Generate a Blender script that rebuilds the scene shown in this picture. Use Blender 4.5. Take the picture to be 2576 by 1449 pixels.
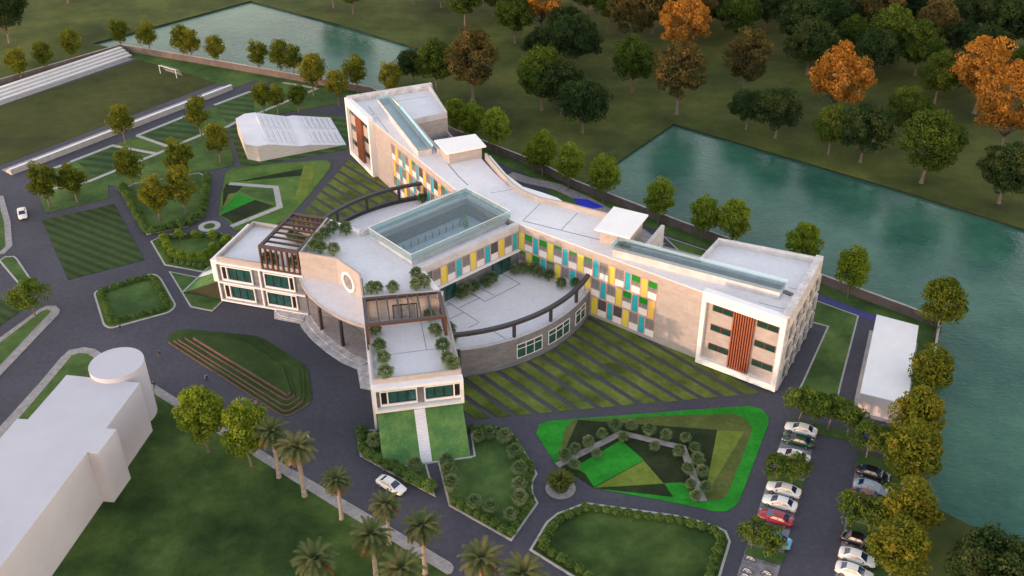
import bpy, bmesh, math, random
import numpy as np
from mathutils import Vector, Matrix

for o in list(bpy.data.objects): bpy.data.objects.remove(o, do_unlink=True)
SC = bpy.context.scene
COL = SC.collection
rnd = random.Random(11)

# ------------------------------------------------------------------ camera
CAM_H = 104.0
FPX, PITCH, ROLL = 2516.0, math.radians(33.056), math.radians(-0.609)   # focal length in pixels of a 2576 px wide view
PCX, PCY = 1288.0, 724.5
_c, _s = math.cos(PITCH), math.sin(PITCH)
_R, _U, FWD = Vector((1, 0, 0)), Vector((0, _s, _c)), Vector((0, _c, -_s))
RGT = _R*math.cos(ROLL) + _U*math.sin(ROLL)
UPV = -_R*math.sin(ROLL) + _U*math.cos(ROLL)
cam_d = bpy.data.cameras.new('camera'); cam = bpy.data.objects.new('camera', cam_d); COL.objects.link(cam)
cam_d.sensor_width = 36.0; cam_d.lens = FPX/2576.0*36.0; cam_d.clip_start = 1.0; cam_d.clip_end = 4000.0
M = Matrix.Identity(4)
for i in range(3):
    M[i][0] = RGT[i]; M[i][1] = UPV[i]; M[i][2] = -FWD[i]
M[2][3] = CAM_H
cam.matrix_world = M
SC.camera = cam

# ------------------------------------------------------------------ light
SUN_AZ, SUN_EL = math.radians(211.5), math.radians(4.2)
SUN_DIR = Vector((math.cos(SUN_AZ)*math.cos(SUN_EL), math.sin(SUN_AZ)*math.cos(SUN_EL), math.sin(SUN_EL)))
world = bpy.data.worlds.new('World'); SC.world = world; world.use_nodes = True
wn = world.node_tree
bg = wn.nodes['Background']
sky = wn.nodes.new('ShaderNodeTexSky'); sky.sky_type = 'NISHITA'; sky.sun_disc = False
sky.sun_elevation = SUN_EL; sky.sun_rotation = math.atan2(SUN_DIR.x, SUN_DIR.y)
sky.air_density = 1.0; sky.dust_density = 0.0; sky.ozone_density = 2.0
tint = wn.nodes.new('ShaderNodeMix'); tint.data_type = 'RGBA'; tint.blend_type = 'MULTIPLY'; tint.inputs[0].default_value = 1.0
tint.inputs[7].default_value = (1.74, 0.97, 0.70, 1.0)          # lavender dusk: thin cloud warms the clear-sky blue
wn.links.new(sky.outputs[0], tint.inputs[6]); wn.links.new(tint.outputs[2], bg.inputs[0]); bg.inputs[1].default_value = 0.15
sun_d = bpy.data.lights.new('sun', 'SUN'); sun = bpy.data.objects.new('sun', sun_d); COL.objects.link(sun)
sun_d.energy = 0.33; sun_d.angle = math.radians(0.5); sun_d.color = (1.0, 0.60, 0.40)
sun.rotation_euler = SUN_DIR.to_track_quat('Z', 'Y').to_euler()
SC.view_settings.view_transform = 'Standard'; SC.view_settings.look = 'None'
SC.view_settings.gamma = 1.0; SC.view_settings.use_curve_mapping = False
SC.view_settings.exposure = 3.08

# ------------------------------------------------------------------ pixel -> place
def G(x, y, z=0.0):
    """the point of the horizontal plane at height z that the picture shows at (x, y)"""
    d = FWD + RGT*((x-PCX)/FPX) - UPV*((y-PCY)/FPX)
    t = (z-CAM_H)/d.z
    return Vector((d.x*t, d.y*t, z))

# ------------------------------------------------------------------ materials
MATS = {}
def newmat(name):
    m = bpy.data.materials.new(name); m.use_nodes = True
    nt = m.node_tree; MATS[name] = m
    return m, nt, nt.nodes['Principled BSDF']
def coords(nt, mode):
    if mode == 'world':
        return nt.nodes.new('ShaderNodeNewGeometry').outputs['Position']
    return nt.nodes.new('ShaderNodeTexCoord').outputs['Object']
def noise(nt, vec, scale, detail=4.0, rough=0.6, sx=None):
    n = nt.nodes.new('ShaderNodeTexNoise'); n.inputs['Scale'].default_value = scale
    n.inputs['Detail'].default_value = detail; n.inputs['Roughness'].default_value = rough
    if sx:
        mp = nt.nodes.new('ShaderNodeMapping'); mp.inputs['Scale'].default_value = sx
        nt.links.new(vec, mp.inputs[0]); vec = mp.outputs[0]
    nt.links.new(vec, n.inputs['Vector'])
    return n.outputs['Fac']
def ramp(nt, fac, stops):
    r = nt.nodes.new('ShaderNodeValToRGB'); e = r.color_ramp.elements
    while len(e) < len(stops): e.new(0.5)
    for i, (p, c) in enumerate(stops):
        e[i].position = p; e[i].color = (*c, 1.0)
    nt.links.new(fac, r.inputs[0])
    return r.outputs[0]
def mixc(nt, fac, a, b, mode='MIX'):
    n = nt.nodes.new('ShaderNodeMix'); n.data_type = 'RGBA'; n.blend_type = mode
    for s, k in ((fac, 0), (a, 6), (b, 7)):
        if isinstance(s, (int, float)): n.inputs[k].default_value = s
        elif isinstance(s, tuple): n.inputs[k].default_value = (*s, 1.0)
        else: nt.links.new(s, n.inputs[k])
    return n.outputs[2]
def bump(nt, b, h, strength=0.3, dist=0.05):
    n = nt.nodes.new('ShaderNodeBump'); n.inputs['Strength'].default_value = strength; n.inputs['Distance'].default_value = dist
    nt.links.new(h, n.inputs['Height']); nt.links.new(n.outputs[0], b.inputs['Normal'])
def plain(name, c1, c2=None, scale=1.0, rough=0.7, mode='world', metal=0.0, spec=0.5, bmp=0.0, fine=None, sx=None, fa=0.5):
    m, nt, b = newmat(name)
    b.inputs['Roughness'].default_value = rough; b.inputs['Metallic'].default_value = metal
    b.inputs['Specular IOR Level'].default_value = spec
    if c2 is None:
        b.inputs['Base Color'].default_value = (*c1, 1); return m
    v = coords(nt, mode)
    f = noise(nt, v, scale, 5.0, 0.65, sx)
    c = ramp(nt, f, [(0.32, c1), (0.68, c2)])
    if fine:
        f2 = noise(nt, v, fine, 2.0)
        c = mixc(nt, fa, c, ramp(nt, f2, [(0.3, (0.55, 0.55, 0.55)), (0.7, (1, 1, 1))]), 'MULTIPLY')
    nt.links.new(c, b.inputs['Base Color'])
    if bmp: bump(nt, b, f, bmp)
    return m
def grass(name, dark, mid, light, patch=0.10, stripe=None):
    m, nt, b = newmat(name); b.inputs['Roughness'].default_value = 0.9; b.inputs['Specular IOR Level'].default_value = 0.15
    v = coords(nt, 'world')
    f1 = noise(nt, v, patch, 6.0, 0.62)
    f2 = noise(nt, v, patch*7, 5.0, 0.7)
    f3 = noise(nt, v, 6.0, 2.0, 0.8)
    c = ramp(nt, f1, [(0.36, dark), (0.50, mid), (0.65, light)])
    c = mixc(nt, 0.55, c, ramp(nt, f2, [(0.3, (0.55, 0.58, 0.5)), (0.7, (1.15, 1.12, 1.0))]), 'MULTIPLY')
    c = mixc(nt, 0.6, c, ramp(nt, f3, [(0.25, (0.55, 0.6, 0.55)), (0.75, (1.25, 1.2, 1.1))]), 'MULTIPLY')
    if stripe:
        ang, width, amt = stripe
        dp = nt.nodes.new('ShaderNodeVectorMath'); dp.operation = 'DOT_PRODUCT'
        nt.links.new(v, dp.inputs[0]); dp.inputs[1].default_value = (math.cos(ang), math.sin(ang), 0)
        mu = nt.nodes.new('ShaderNodeMath'); mu.operation = 'MULTIPLY'; mu.inputs[1].default_value = math.pi/width
        nt.links.new(dp.outputs['Value'], mu.inputs[0])
        sn = nt.nodes.new('ShaderNodeMath'); sn.operation = 'SINE'; nt.links.new(mu.outputs[0], sn.inputs[0])
        ad = nt.nodes.new('ShaderNodeMath'); ad.operation = 'MULTIPLY_ADD'; ad.inputs[1].default_value = 0.5; ad.inputs[2].default_value = 0.5
        nt.links.new(sn.outputs[0], ad.inputs[0])
        c = mixc(nt, 1.0, c, ramp(nt, ad.outputs[0], [(0.35, (1-amt, 1-amt, 1-amt)), (0.65, (1+amt, 1+amt, 1+amt*0.8))]), 'MULTIPLY')
    nt.links.new(c, b.inputs['Base Color'])
    bump(nt, b, f3, 0.6, 0.08)
    return m
def leafmat(name, cols, scale=0.35, trans=0.35, var=0.15):
    """foliage: colour changes from clump to clump and from tree to tree"""
    m, nt, b = newmat(name); nt.nodes.remove(b)
    out = nt.nodes['Material Output']
    v = coords(nt, 'object')
    f = noise(nt, v, scale, 4.0, 0.7)
    oi = nt.nodes.new('ShaderNodeObjectInfo')
    ad = nt.nodes.new('ShaderNodeMath'); ad.operation = 'MULTIPLY_ADD'; ad.inputs[1].default_value = var; nt.links.new(oi.outputs['Random'], ad.inputs[0])
    nt.links.new(f, ad.inputs[2])
    sb = nt.nodes.new('ShaderNodeMath'); sb.operation = 'SUBTRACT'; sb.inputs[1].default_value = var/2; nt.links.new(ad.outputs[0], sb.inputs[0])
    c = ramp(nt, sb.outputs[0], [(0.30, cols[0]), (0.5, cols[1]), (0.70, cols[2])])
    d = nt.nodes.new('ShaderNodeBsdfDiffuse'); t = nt.nodes.new('ShaderNodeBsdfTranslucent'); mx = nt.nodes.new('ShaderNodeMixShader')
    nt.links.new(c, d.inputs[0]); nt.links.new(mixc(nt, 1.0, c, (1.15, 1.1, 0.7), 'MULTIPLY'), t.inputs[0])
    mx.inputs[0].default_value = trans
    nt.links.new(d.outputs[0], mx.inputs[1]); nt.links.new(t.outputs[0], mx.inputs[2]); nt.links.new(mx.outputs[0], out.inputs[0])
    return m
def stone(name, c1, c2, bw=1.2, bh=0.5, contrast=0.12, rough=0.8):
    m, nt, b = newmat(name); b.inputs['Roughness'].default_value = rough; b.inputs['Specular IOR Level'].default_value = 0.3
    v = coords(nt, 'object')
    sp = nt.nodes.new('ShaderNodeSeparateXYZ'); nt.links.new(v, sp.inputs[0])
    ad = nt.nodes.new('ShaderNodeMath'); ad.operation = 'ADD'; nt.links.new(sp.outputs[0], ad.inputs[0]); nt.links.new(sp.outputs[1], ad.inputs[1])
    cb = nt.nodes.new('ShaderNodeCombineXYZ'); nt.links.new(ad.outputs[0], cb.inputs[0]); nt.links.new(sp.outputs[2], cb.inputs[1])
    br = nt.nodes.new('ShaderNodeTexBrick'); nt.links.new(cb.outputs[0], br.inputs['Vector'])
    br.inputs['Color1'].default_value = (1-contrast,)*3+(1,); br.inputs['Color2'].default_value = (1, 1, 1, 1); br.inputs['Mortar'].default_value = (0.8, 0.8, 0.8, 1)
    br.inputs['Scale'].default_value = 1.0; br.inputs['Mortar Size'].default_value = 0.012; br.inputs['Brick Width'].default_value = bw; br.inputs['Row Height'].default_value = bh
    f = noise(nt, v, 0.8, 6.0, 0.7)
    c = ramp(nt, f, [(0.3, c1), (0.7, c2)])
    c = mixc(nt, 1.0, c, br.outputs[0], 'MULTIPLY')
    nt.links.new(c, b.inputs['Base Color']); bump(nt, b, f, 0.15, 0.03)
    return m
def glassy(name, col, rough=0.06, spec=0.8):
    m, nt, b = newmat(name)
    v = coords(nt, 'object'); f = noise(nt, v, 0.7, 4.0)
    nt.links.new(ramp(nt, f, [(0.35, tuple(x*0.75 for x in col)), (0.65, tuple(x*1.2 for x in col))]), b.inputs['Base Color'])
    b.inputs['Roughness'].default_value = rough; b.inputs['Specular IOR Level'].default_value = spec
    return m
def clearglass(name, tint, refl=0.16):
    m, nt, b = newmat(name); nt.nodes.remove(b); out = nt.nodes['Material Output']
    tr = nt.nodes.new('ShaderNodeBsdfTransparent'); tr.inputs[0].default_value = (*tint, 1)
    gl = nt.nodes.new('ShaderNodeBsdfGlossy'); gl.inputs['Roughness'].default_value = 0.05; gl.inputs[0].default_value = (0.85, 1.0, 1.0, 1)
    fr = nt.nodes.new('ShaderNodeFresnel'); fr.inputs[0].default_value = 1.5
    ad = nt.nodes.new('ShaderNodeMath'); ad.operation = 'ADD'; ad.inputs[1].default_value = refl; ad.use_clamp = True; nt.links.new(fr.outputs[0], ad.inputs[0])
    mx = nt.nodes.new('ShaderNodeMixShader'); nt.links.new(ad.outputs[0], mx.inputs[0]); nt.links.new(tr.outputs[0], mx.inputs[1]); nt.links.new(gl.outputs[0], mx.inputs[2])
    nt.links.new(mx.outputs[0], out.inputs[0])
    return m

plain('asphalt', (0.064, 0.063, 0.080), (0.088, 0.086, 0.106), 0.06, 0.85, fine=1.2, spec=0.3)
plain('asphalt_blue', (0.055, 0.055, 0.20), (0.07, 0.07, 0.25), 0.2, 0.8, fine=1.2)
plain('blue_paint', (0.004, 0.012, 0.55), (0.004, 0.015, 0.65), 0.5, 0.6)
plain('paving', (0.25, 0.235, 0.23), (0.40, 0.37, 0.36), 0.9, 0.85, fine=2.2, bmp=0.2)
plain('paving_grey', (0.16, 0.155, 0.17), (0.34, 0.32, 0.34), 0.9, 0.85, fine=1.6)
plain('kerb', (0.34, 0.33, 0.31), (0.46, 0.44, 0.42), 1.2, 0.85)
plain('plaza', (0.36, 0.30, 0.29), (0.46, 0.40, 0.39), 0.35, 0.5, fine=1.4)
plain('marble', (0.40, 0.38, 0.38), (0.74, 0.71, 0.71), 0.7, 0.5, bmp=0.05, fine=1.8)
plain('roofdeck', (0.70, 0.69, 0.71), (0.76, 0.745, 0.76), 0.35, 0.85, fine=1.8, fa=0.22)
plain('roofjoint', (0.10, 0.11, 0.12))
plain('concrete', (0.42, 0.41, 0.42), (0.58, 0.56, 0.57), 0.5, 0.85, mode='object', bmp=0.1)
plain('white', (0.76, 0.75, 0.74), (0.82, 0.81, 0.80), 0.4, 0.6, mode='object')
plain('whitewall', (0.45, 0.45, 0.50), (0.50, 0.50, 0.55), 0.15, 0.7)
plain('shedwhite', (0.62, 0.60, 0.62), (0.68, 0.66, 0.68), 0.2, 0.35)
plain('step', (0.72, 0.70, 0.72), (0.80, 0.78, 0.79), 0.4, 0.8)
plain('auditorium_stone', (0.52, 0.49, 0.47), (0.66, 0.63, 0.61), 0.6, 0.85, sx=(1, 1, 6), bmp=0.1)
stone('stone', (0.37, 0.335, 0.32), (0.445, 0.405, 0.385))
stone('stonegrey', (0.175, 0.178, 0.195), (0.235, 0.238, 0.258), 1.0, 0.4, 0.25)
plain('darkmetal', (0.035, 0.033, 0.036), (0.05, 0.046, 0.05), 0.8, 0.55, mode='object')
plain('blackmetal', (0.012, 0.012, 0.013), rough=0.45)
plain('pinkframe', (0.58, 0.34, 0.32), rough=0.6)
plain('terracotta', (0.24, 0.070, 0.034), (0.34, 0.105, 0.05), 0.7, 0.7, mode='object', sx=(1, 1, 5))
plain('redframe', (0.14, 0.03, 0.025), rough=0.5)
plain('brick', (0.15, 0.070, 0.062), (0.22, 0.11, 0.10), 1.5, 0.85, fine=3.0)
plain('louvre', (0.015, 0.012, 0.011), rough=0.6)
plain('yellowpanel', (0.62, 0.55, 0.06), (0.70, 0.60, 0.09), 0.3, 0.18, mode='object')
plain('amberpanel', (0.72, 0.46, 0.09), (0.78, 0.52, 0.12), 0.3, 0.18, mode='object')
plain('tealpanel', (0.02, 0.33, 0.40), (0.04, 0.42, 0.50), 0.3, 0.18, mode='object')
plain('spandrel', (0.72, 0.70, 0.70), rough=0.5)
plain('greenpanel', (0.01, 0.19, 0.012), (0.015, 0.24, 0.02), 0.8, 0.35, mode='object')
plain('greyinterior', (0.13, 0.125, 0.13), (0.30, 0.29, 0.29), 1.6, 0.5, mode='object', fine=4.0)
plain('darkinterior', (0.05, 0.05, 0.06), (0.09, 0.09, 0.10), 1.0, 0.4, mode='object')
glassy('winglass', (0.022, 0.080, 0.076), 0.04)
glassy('greenglass', (0.013, 0.052, 0.044), 0.05)
clearglass('skyglass', (0.86, 0.97, 1.0), 0.03)
clearglass('skyglass_dense', (0.80, 0.94, 0.95), 0.06)
nt = MATS['skyglass_dense'].node_tree; out = nt.nodes['Material Output']; pv = out.inputs[0].links[0].from_socket      # a faint milky film on the glass
df = nt.nodes.new('ShaderNodeBsdfDiffuse'); df.inputs[0].default_value = (0.42, 0.54, 0.57, 1); mx = nt.nodes.new('ShaderNodeMixShader'); mx.inputs[0].default_value = 0.30
nt.links.new(pv, mx.inputs[1]); nt.links.new(df.outputs[0], mx.inputs[2]); nt.links.new(mx.outputs[0], out.inputs[0])
plain('atriumfloor', (0.50, 0.60, 0.62), (0.66, 0.74, 0.76), 0.5, 0.5, mode='object')
plain('trunk', (0.10, 0.08, 0.065), (0.20, 0.165, 0.14), 2.0, 0.9, mode='object', sx=(3, 3, 1))
plain('palmtrunk', (0.17, 0.15, 0.13), (0.36, 0.32, 0.28), 1.2, 0.9, mode='object', sx=(1, 1, 7))
plain('fencewood', (0.135, 0.105, 0.10), (0.20, 0.16, 0.15), 0.4, 0.85)
plain('soil', (0.030, 0.032, 0.012), (0.042, 0.045, 0.018), 0.3, 0.95)
plain('bank', (0.020, 0.024, 0.010), (0.04, 0.04, 0.018), 0.3, 0.95)
# weathered timber: boards grey on their upper faces, red-brown on the sides
m, nt, b = newmat('timber'); b.inputs['Roughness'].default_value = 0.7
g = nt.nodes.new('ShaderNodeNewGeometry'); sp = nt.nodes.new('ShaderNodeSeparateXYZ'); nt.links.new(g.outputs['True Normal'], sp.inputs[0])
f = noise(nt, coords(nt, 'object'), 2.5, 4.0, 0.7, (1, 1, 4))
nt.links.new(mixc(nt, ramp(nt, sp.outputs[2], [(0.6, (0, 0, 0)), (0.8, (1, 1, 1))]), ramp(nt, f, [(0.3, (0.045, 0.021, 0.015)), (0.7, (0.110, 0.047, 0.030))]),
                  ramp(nt, f, [(0.3, (0.042, 0.038, 0.042)), (0.7, (0.075, 0.069, 0.075))])), b.inputs['Base Color'])
grass('grass_wild', (0.036, 0.054, 0.014), (0.074, 0.098, 0.025), (0.125, 0.145, 0.038), 0.035)
grass('grass_pitch', (0.048, 0.056, 0.016), (0.066, 0.075, 0.020), (0.080, 0.088, 0.024), 0.05)
grass('grass_lawn', (0.046, 0.093, 0.028), (0.078, 0.143, 0.040), (0.124, 0.194, 0.056), 0.10)
grass('grass_big', (0.016, 0.036, 0.010), (0.044, 0.085, 0.020), (0.105, 0.165, 0.044), 0.055)
grass('grass_mown', (0.036, 0.064, 0.022), (0.044, 0.076, 0.027), (0.052, 0.088, 0.032), 0.08, (math.radians(58.5), 1.04, 0.22))
grass('grass_strip', (0.065, 0.098, 0.021), (0.124, 0.169, 0.036), (0.195, 0.234, 0.058), 0.16)
grass('grass_striped2', (0.038, 0.079, 0.029), (0.054, 0.102, 0.036), (0.070, 0.122, 0.043), 0.08, (math.radians(75), 1.6, 0.22))
grass('grass_fresh', (0.075, 0.150, 0.032), (0.110, 0.200, 0.045), (0.150, 0.250, 0.060), 0.15)
grass('grass_bright', (0.020, 0.220, 0.020), (0.026, 0.280, 0.026), (0.040, 0.340, 0.034), 0.2)
grass('grass_olive', (0.085, 0.105, 0.028), (0.110, 0.135, 0.036), (0.140, 0.165, 0.045), 0.2)
grass('grass_lime', (0.130, 0.185, 0.028), (0.170, 0.230, 0.040), (0.210, 0.270, 0.055), 0.2)
grass('grass_dark', (0.018, 0.030, 0.012), (0.026, 0.040, 0.016), (0.036, 0.052, 0.020), 0.2)
grass('grass_mound', (0.030, 0.060, 0.015), (0.043, 0.077, 0.020), (0.062, 0.103, 0.030), 0.10)
grass('grass_slope', (0.075, 0.190, 0.070), (0.115, 0.245, 0.080), (0.190, 0.310, 0.095), 0.35)
# water
m, nt, b = newmat('water'); b.inputs['Roughness'].default_value = 0.10; b.inputs['Specular IOR Level'].default_value = 0.30; b.inputs['IOR'].default_value = 1.33
v = coords(nt, 'world')
nt.links.new(ramp(nt, noise(nt, v, 0.04, 6.0, 0.75), [(0.40, (0.022, 0.088, 0.062)), (0.7, (0.062, 0.165, 0.105))]), b.inputs['Base Color'])
bump(nt, b, noise(nt, v, 0.9, 4.0, 0.6, (1, 1.6, 1)), 0.55, 0.14)
leafmat('leaf_street', ((0.060, 0.090, 0.014), (0.120, 0.150, 0.022), (0.270, 0.235, 0.030)))  # lightest tone paints yellow sunlit highlights into the foliage
leafmat('leaf_yellow', ((0.052, 0.088, 0.014), (0.110, 0.140, 0.020), (0.250, 0.215, 0.028)))
leafmat('leaf_lime', ((0.108, 0.162, 0.016), (0.176, 0.243, 0.027), (0.257, 0.317, 0.047)))
leafmat('leaf_park', ((0.068, 0.115, 0.022), (0.115, 0.176, 0.032), (0.203, 0.223, 0.043)))
leafmat('leaf_green', ((0.033, 0.063, 0.015), (0.068, 0.112, 0.021), (0.128, 0.158, 0.027)))
leafmat('leaf_dark', ((0.016, 0.036, 0.015), (0.036, 0.066, 0.024), (0.090, 0.108, 0.034)))
leafmat('leaf_orange', ((0.190, 0.088, 0.018), (0.360, 0.175, 0.036), (0.520, 0.270, 0.060)))
leafmat('leaf_mixed', ((0.029, 0.044, 0.018), (0.098, 0.088, 0.034), (0.260, 0.163, 0.052)))
leafmat('leaf_hedge', ((0.060, 0.120, 0.030), (0.115, 0.195, 0.050), (0.185, 0.270, 0.075)), 1.2, 0.2)
leafmat('leaf_topiary', ((0.105, 0.175, 0.020), (0.161, 0.245, 0.031), (0.224, 0.308, 0.045)), 1.2, 0.2)
leafmat('leaf_fan', ((0.055, 0.100, 0.040), (0.100, 0.150, 0.062), (0.210, 0.240, 0.120)), 1.0, 0.1)
leafmat('leaf_date', ((0.060, 0.087, 0.036), (0.093, 0.120, 0.048), (0.165, 0.150, 0.060)), 0.5, 0.2)
leafmat('leaf_date_dry', ((0.090, 0.060, 0.022), (0.150, 0.090, 0.030), (0.230, 0.130, 0.045)), 0.5, 0.2)
leafmat('leaf_spiky', ((0.065, 0.090, 0.018), (0.110, 0.130, 0.030), (0.200, 0.200, 0.060)), 1.0, 0.25)

# ------------------------------------------------------------------ mesh helpers
class MB:
    """collects faces; build() links them as one mesh object"""
    def __init__(s): s.v = []; s.f = []; s.mi = []
    def add(s, vs, fs, mi=0):
        n = len(s.v); s.v += [tuple(p) for p in vs]; s.f += [tuple(i+n for i in q) for q in fs]; s.mi += [mi]*len(fs); return s
    def prism(s, poly, z0, z1, mi=0):
        n = len(poly)
        zz0 = z0 if isinstance(z0, (list, tuple)) else [z0]*n
        zz1 = z1 if isinstance(z1, (list, tuple)) else [z1]*n
        vs = [(p[0], p[1], z) for p, z in zip(poly, zz0)] + [(p[0], p[1], z) for p, z in zip(poly, zz1)]
        fs = [tuple(range(n))[::-1], tuple(range(n, 2*n))] + [(i, (i+1) % n, n+(i+1) % n, n+i) for i in range(n)]
        return s.add(vs, fs, mi)
    def wall(s, a, b, t0, t1, z0, z1, mi=0):
        """upright slab from a to b, from offset t0 to t1 along the left-hand normal"""
        d = Vector((b[0]-a[0], b[1]-a[1])); d.normalize(); n = Vector((-d.y, d.x))
        p = [(a[0]+n.x*t0, a[1]+n.y*t0), (b[0]+n.x*t0, b[1]+n.y*t0), (b[0]+n.x*t1, b[1]+n.y*t1), (a[0]+n.x*t1, a[1]+n.y*t1)]
        return s.prism(p, z0, z1, mi)
    def box(s, c, sz, mi=0):
        x, y, z = c; a, b, h = sz[0]/2, sz[1]/2, sz[2]/2
        return s.prism([(x-a, y-b), (x+a, y-b), (x+a, y+b), (x-a, y+b)], z-h, z+h, mi)
    def tube(s, pts, rad, n=8, mi=0, caps=True):
        pts = [Vector(p) for p in pts]; rings = []
        for i, p in enumerate(pts):
            d = (pts[min(i+1, len(pts)-1)]-pts[max(i-1, 0)])
            if d.length < 1e-6: d = Vector((0, 0, 1))
            d.normalize(); a = d.orthogonal().normalized() if abs(d.z) < 0.95 else Vector((1, 0, 0)); b = d.cross(a).normalized(); a = b.cross(d)
            r = rad[i] if isinstance(rad, (list, tuple)) else rad
            rings.append([p + (a*math.cos(2*math.pi*k/n) + b*math.sin(2*math.pi*k/n))*r for k in range(n)])
        vs = [q for r in rings for q in r]; fs = []
        for i in range(len(rings)-1):
            for k in range(n):
                fs.append((i*n+k, i*n+(k+1) % n, (i+1)*n+(k+1) % n, (i+1)*n+k))
        if caps: fs += [tuple(range(n))[::-1], tuple((len(rings)-1)*n+k for k in range(n))]
        return s.add(vs, fs, mi)
    def mesh(s, name, mats, smooth=False, fix=True):
        me = bpy.data.meshes.new(name); me.from_pydata(s.v, [], s.f); 
        if not isinstance(mats, (list, tuple)): mats = [mats]
        for x in mats: me.materials.append(MATS[x] if isinstance(x, str) else x)
        if len(mats) > 1: me.polygons.foreach_set('material_index', s.mi)
        if fix:
            bm = bmesh.new(); bm.from_mesh(me); bmesh.ops.recalc_face_normals(bm, faces=bm.faces); bm.to_mesh(me); bm.free()
        if smooth: me.polygons.foreach_set('use_smooth', [True]*len(me.polygons))
        me.update(); return me
    def build(s, name, mats, parent=None, smooth=False, fix=True, loc=None, rz=0.0):
        return link(name, s.mesh(name, mats, smooth, fix), parent, loc, rz)
def link(name, me, parent=None, loc=None, rz=0.0):
    o = bpy.data.objects.new(name, me); COL.objects.link(o)
    if parent: o.parent = parent
    if loc is not None: o.location = loc
    if rz: o.rotation_euler = (0, 0, rz)
    return o
def empty(name, loc=(0, 0, 0), rz=0.0):
    return link(name, None, None, loc, rz)
def tag(o, label=None, cat=None, group=None, kind=None):
    if label: o['label'] = label
    if cat: o['category'] = cat
    if group: o['group'] = group
    if kind: o['kind'] = kind
    return o
def area2(p): return sum(p[i][0]*p[(i+1) % len(p)][1]-p[(i+1) % len(p)][0]*p[i][1] for i in range(len(p)))
def ccw(p): return p if area2(p) > 0 else p[::-1]
def offset(p, d):
    """polygon moved outward by d (mitred)"""
    p = ccw([Vector((q[0], q[1])) for q in p]); n = len(p); out = []
    for i in range(n):
        a, b, c = p[i-1], p[i], p[(i+1) % n]
        d1 = (b-a).normalized(); d2 = (c-b).normalized()
        n1 = Vector((d1.y, -d1.x)); n2 = Vector((d2.y, -d2.x))
        k = n1+n2; l = k.length
        if l < 1e-4: k = n1
        else: k = k/l; k = k*min(1/max(k.dot(n1), 0.3), 2.5)
        out.append(b+k*d)
    return out
def W(poly): return [G(x, y) for x, y in poly]
def rounded(poly, r, n=5):
    """polygon (world) with its corners rounded"""
    p = [Vector((q[0], q[1])) for q in poly]; out = []; N = len(p)
    for i in range(N):
        a, b, c = p[i-1], p[i], p[(i+1) % N]
        ra = min(r, (a-b).length*0.45, (c-b).length*0.45)
        s = b+(a-b).normalized()*ra; e = b+(c-b).normalized()*ra
        for k in range(n+1):
            t = k/n; out.append(s*(1-t)**2 + b*2*t*(1-t) + e*t*t)
    return out
_lay = [0]
def sheet(name, poly, z1, mat, z0=0.0, parent=None, world=False, label=None):
    _lay[0] += 1; z1 += 0.0013*(_lay[0] % 13)              # no two overlapping sheets on one plane
    p = poly if world else W(poly)
    o = MB().prism([(q[0], q[1]) for q in ccw(p)], z0, z1).build(name, mat, parent)
    if not parent: tag(o, label, None, None, 'structure')
    return o
def bed(name, poly, mat, kerb=0.22, zl=0.12, label=None, kmat='kerb', round_=0.0):
    p = W(poly)
    if round_: p = rounded(p, round_)
    o = sheet(name, p, zl, mat, 0.0, None, True, label)
    if kerb:
        q = offset(p, kerb)
        MB().prism([(v.x, v.y) for v in q], -0.1, zl-0.02).build('kerb', kmat, o)
    return o
def band(name, line, width, z1, mat, z0=0.0, parent=None, world=False, label=None):
    """strip of constant width along a polyline (centre line)"""
    p = [Vector((q[0], q[1])) for q in (line if world else W(line))]; L, Rr = [], []
    for i in range(len(p)):
        a = p[max(i-1, 0)]; c = p[min(i+1, len(p)-1)]
        if 0 < i < len(p)-1:
            d1 = (p[i]-a).normalized(); d2 = (c-p[i]).normalized(); d = (d1+d2).normalized(); k = 1/max(d.dot(d1), 0.35)
        else: d = (c-a).normalized(); k = 1
        n = Vector((-d.y, d.x))*(width/2*k)
        L.append(p[i]+n); Rr.append(p[i]-n)
    return sheet(name, L+Rr[::-1], z1, mat, z0, parent, True, label)
ORD = ['first', 'second', 'third', 'fourth', 'fifth', 'sixth', 'seventh', 'eighth', 'ninth', 'tenth', 'eleventh', 'twelfth', 'thirteenth', 'fourteenth', 'fifteenth', 'sixteenth', 'seventeenth', 'eighteenth', 'nineteenth', 'twentieth', 'twenty-first', 'twenty-second', 'twenty-third', 'twenty-fourth']
# ================================================================== SETTING
lake_far = [(300, 124), (233, 109), (630, 2), (860, 63), (1058, 124), (960, 232), (930, 231), (710, 192), (483, 152)]
lake_near = [(1481, 481), (1474, 462), (1694, 311), (2280, 483), (2576, 576), (3050, 720), (3050, 1560), (2576, 1389), (2313, 1257), (2340, 1003), (2362, 843), (2370, 824), (2277, 789), (2057, 706), (1717, 575), (1526, 500)]
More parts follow.
